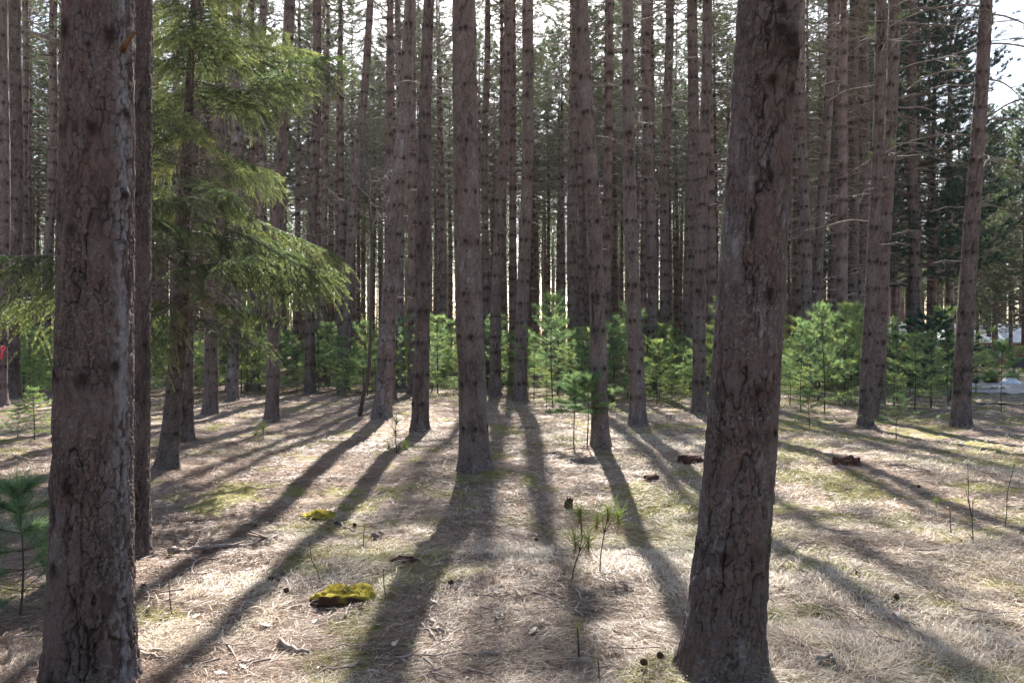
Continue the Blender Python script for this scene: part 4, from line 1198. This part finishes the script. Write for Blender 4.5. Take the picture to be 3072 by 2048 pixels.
ribbon(6, 1040, gr.y - .22, .16, .30, "red plastic ribbon tied on the trunk at the very edge", (.75, .02, .05), 1)
gr = hit(1965, 1190)
ribbon(1966, 1105, gr.y - .1, .10, .14, "orange ribbon hanging in a yellow-green sapling", (.85, .16, .04), 2)

# ------------------------------------------------------------------ the opening: road, snow, shrub, post box, buildings
m, t, out = mat("road_surface"); nA = noise(t, 1.2, None, 5); nB = noise(t, 40, None, 4)
princ(t, out, mixc(t, nA, (.16, .165, .18), mixc(t, nB, (.22, .225, .24), (.34, .34, .36))), .55, nB, .3, .01, .4); M['road'] = m
def strip(name, pts, z=.02):
    V = []
    for u, v in pts:
        d = F * EYE / (v - HOR); V.append(((u - 1536) / F * d, d))
    n = len(V) // 2; top = V[:n]; bot = V[n:][::-1]; b = MB(); m_ = 24
    vs = []
    ts = np.linspace(0, n - 1, m_)
    for q in ts:
        i = min(int(q), n - 2); f = q - i
        for row in (top, bot):
            pass
        a = np.array(top[i]) * (1 - f) + np.array(top[i + 1]) * f; c = np.array(bot[i]) * (1 - f) + np.array(bot[i + 1]) * f
        for g in np.linspace(0, 1, 8):
            p = a * (1 - g) + c * g; vs.append((p[0], p[1], float(gz(p[0], p[1])) + z + .02))
    vs = np.array(vs); i = np.arange(m_ - 1)[:, None] * 8; j = np.arange(7)[None]
    f = np.stack([i + j, i + j + 1, i + 9 + j, i + 8 + j], -1).reshape(-1, 4)[:, ::-1]
    b.add(vs, f); o = link(name, b.mesh(name, [M['road']])); return tag(o, kind="structure")
strip("road", [(2880, 1148), (3000, 1146), (3300, 1145), (3300, 1186), (3000, 1182), (2880, 1176)])
strip("path", [(2920, 1214), (3010, 1212), (3300, 1222), (3300, 1240), (3010, 1228), (2920, 1220)])

m, t, out = mat("old_snow"); nA = noise(t, 6, None, 5); p = princ(t, out, mixc(t, nA, (.55, .57, .62), (.85, .86, .88)), .6, nA, .5, .03, .3); M['snow'] = m
def mound(name, u, v, wpx, h, label, cat, material, seed, blades_=None):
    g = hit(u, v); w = wpx * g.y / F / 2; n, na = 14, 40; s = np.linspace(0, 1, n); th = np.arange(na) / na * 6.2832
    Sg, T = np.meshgrid(s, th, indexing='ij'); rad = 1.1 * (1 - Sg) * (1 + .2 * fbm(np.cos(T) * 1.5, np.sin(T) * 1.5, Sg, seed, 2)); z = h * np.sin(Sg * 1.5708) ** 1.3 * (1 + .3 * fbm(np.cos(T) * 2, np.sin(T) * 2, Sg * 2, seed + 2, 3)) - .05
    V = np.stack([rad * np.cos(T) * w, rad * np.sin(T) * w * .7, z], -1).reshape(-1, 3)
    i = np.arange(n - 1)[:, None] * na; j = np.arange(na)[None]; k = (j + 1) % na; f = np.stack([i + j, i + k, i + na + k, i + na + j], -1).reshape(-1, 4)
    b = MB(); b.add(V, f)
    if blades_:
        rng = np.random.default_rng(seed); m_ = 2500; a = rng.normal(size=(m_, 3)); a[:, 2] = np.abs(a[:, 2]); a /= np.linalg.norm(a, axis=1, keepdims=True)
        b.blades(a * np.array([w, w * .7, h]) * .8, rand_dirs(m_, rng, a, .5), .16, .012, rng, 1, rng.random(m_))
    o = link(name, b.mesh(name, [material] + ([blades_] if blades_ else []))); o.location = g
    return tag(o, label, cat)
mound("snow_pile", 3030, 1153, 80, .38, "low heap of old snow beside the road", "snow pile", M['snow'], 3)
mound("round_shrub", 2972, 1148, 32, .45, "rounded brown dormant shrub next to the snow heap", "shrub", M['rotten'], 4, M['brown_needle'])

M['black'] = simple("dark_painted_metal", [(.3, (.02, .022, .024)), (.7, (.05, .052, .055))], 8, .5)
def post_box():
    g = hit(3042, 1152); t = thing("post_box", "dark box on a post by the road at the picture's edge", "post box", g)
    b = MB(); b.tube(np.array([[0, 0, -.1], [0, 0, .35], [0, 0, .72]]), .05, 8); link("post", b.mesh("post", [M['black']]), t)
    b = MB(); s = g.y / F; n = 10; a = np.linspace(0, math.pi, n); W, H1, L = .30, .22, .75
    prof = [(-W / 2, 0), (W / 2, 0)] + [(W / 2 * math.cos(q), H1 + W / 2 * math.sin(q)) for q in a]
    V = [(x, y, z + .72) for x in (-.1, L) for (y, z) in prof]; k = len(prof)
    f = np.array([[i, (i + 1) % k, k + (i + 1) % k, k + i] for i in range(k)])
    b.add(V, f); b.F.append(np.arange(k)[::-1][None]); b.M.append(np.zeros(1, np.int32)); b.F.append(np.arange(k, 2 * k)[None]); b.M.append(np.zeros(1, np.int32))
    link("box", b.mesh("box", [M['black']], False), t)
post_box()

def house(u0, u1, d, wall_h, ridge, depth, wall_c, roof_c, label, name, windows=0):
    x0, x1 = (u0 - 1536) / F * d, (u1 - 1536) / F * d
    z = float(gh(x0, d)) * 0
    t = thing(name, label, "building", ((x0 + x1) / 2, d, z))
    hw = (x1 - x0) / 2
    mw, tw, ow = mat("painted_siding"); wv = N(tw, "ShaderNodeTexWave"); wv.bands_direction = 'Z'; wv.inputs["Scale"].default_value = 3.0
    tw.links.new(N(tw, "ShaderNodeTexCoord").outputs["Object"], wv.inputs["Vector"]); princ(tw, ow, mixc(tw, wv.outputs["Fac"], tuple(c * .8 for c in wall_c), wall_c), .8, wv.outputs["Fac"], .4, .02)
    mr, tr, orr = mat("pale_roof"); nr = noise(tr, 3, None, 5); princ(tr, orr, mixc(tr, nr, tuple(c * .85 for c in roof_c), roof_c), .45, nr, .1, .01, .5)
    b = MB()
    V = [(-hw, 0, -.3), (hw, 0, -.3), (hw, depth, -.3), (-hw, depth, -.3), (-hw, 0, wall_h), (hw, 0, wall_h), (hw, depth, wall_h), (-hw, depth, wall_h), (-hw, depth / 2, ridge - .08), (hw, depth / 2, ridge - .08)]
    b.add(V, np.array([[0, 1, 5, 4], [2, 3, 7, 6]])); b.F.append(np.array([[1, 2, 6, 9, 5], [3, 0, 4, 8, 7]])); b.M.append(np.zeros(2, np.int32))
    link("wall", b.mesh("wall", [mw], False), t)
    b = MB(); e = .4; sl = (ridge - wall_h) / (depth / 2)
    for th_ in (0, .1):
        pass
    V = []
    for dz in (0, .12):
        V += [(-hw - e, -e, wall_h - sl * e + dz), (hw + e, -e, wall_h - sl * e + dz), (hw + e, depth / 2, ridge + dz), (-hw - e, depth / 2, ridge + dz), (hw + e, depth + e, wall_h - sl * e + dz), (-hw - e, depth + e, wall_h - sl * e + dz)]
    f = [[6, 7, 8, 9], [9, 8, 10, 11], [3, 2, 1, 0], [5, 4, 2, 3], [0, 1, 7, 6], [4, 5, 11, 10], [1, 2, 8, 7], [2, 4, 10, 8], [3, 0, 6, 9], [5, 3, 9, 11]]
    b.add(V, np.array(f)); link("roof", b.mesh("roof", [mr], False), t)
    mg, tg, og = mat("window_glass"); princ(tg, og, (.03, .035, .04), .1)
    for k in range(windows):
        xc = -hw + (k + .5) * 2 * hw / windows; b = MB(); y = -.06
        for (a0, a1, b0, b1) in ((-.6, .6, .7, .78), (-.6, .6, 1.62, 1.7), (-.6, -.52, .78, 1.62), (.52, .6, .78, 1.62)):
            b.add([(xc + a0, y, b0), (xc + a1, y, b0), (xc + a1, y, b1), (xc + a0, y, b1), (xc + a0, 0.02, b0), (xc + a1, .02, b0), (xc + a1, .02, b1), (xc + a0, .02, b1)], np.array([[0, 1, 2, 3], [4, 0, 3, 7], [1, 5, 6, 2], [3, 2, 6, 7], [4, 5, 1, 0]]))
        wn = link("window", b.mesh("window", [mr], False), t)
        b = MB(); b.add([(xc - .52, -.02, .78), (xc + .52, -.02, .78), (xc + .52, -.02, 1.62), (xc - .52, -.02, 1.62)], np.array([[0, 1, 2, 3]])); link("pane", b.mesh("pane", [mg], False), wn)
    return t
house(2700, 3260, 72, 2.05, 3.5, 7.0, (.30, .13, .09), (.78, .79, .80), "low building with a long pale roof beyond the road", "house", 5)
house(2560, 2728, 84, 2.6, 4.3, 6.0, (.62, .63, .65), (.80, .81, .82), "pale gabled building behind the saplings, farther than the long roof", "shed_building")
house(1985, 2022, 75, 1.5, 2.1, 2.0, (.35, .06, .035), (.75, .75, .75), "small red shed glimpsed between two trunks", "shed")

# ------------------------------------------------------------------ the pale air between the trunks
def build_haze():
    m = bpy.data.materials.new("pale_air"); m.use_nodes = True
    t = m.node_tree; t.nodes.clear(); out = t.nodes.new("ShaderNodeOutputMaterial")
    v = t.nodes.new("ShaderNodeVolumePrincipled"); v.inputs["Color"].default_value = (.92, .94, 1, 1); v.inputs["Density"].default_value = HAZE; v.inputs["Anisotropy"].default_value = 0.55
    t.links.new(v.outputs[0], out.inputs["Volume"])
    b = MB(); V = [(x, y, z) for z in (-1.6, 28.0) for (x, y) in ((-190, -30), (190, -30), (190, 175), (-190, 175))]
    b.add(V, np.array([[3, 2, 1, 0], [4, 5, 6, 7], [0, 1, 5, 4], [1, 2, 6, 5], [2, 3, 7, 6], [3, 0, 4, 7]]))
    tag(link("haze", b.mesh("haze", [m], False)), kind="stuff")
HAZE = 0.00016
if HAZE > 0:
    build_haze()
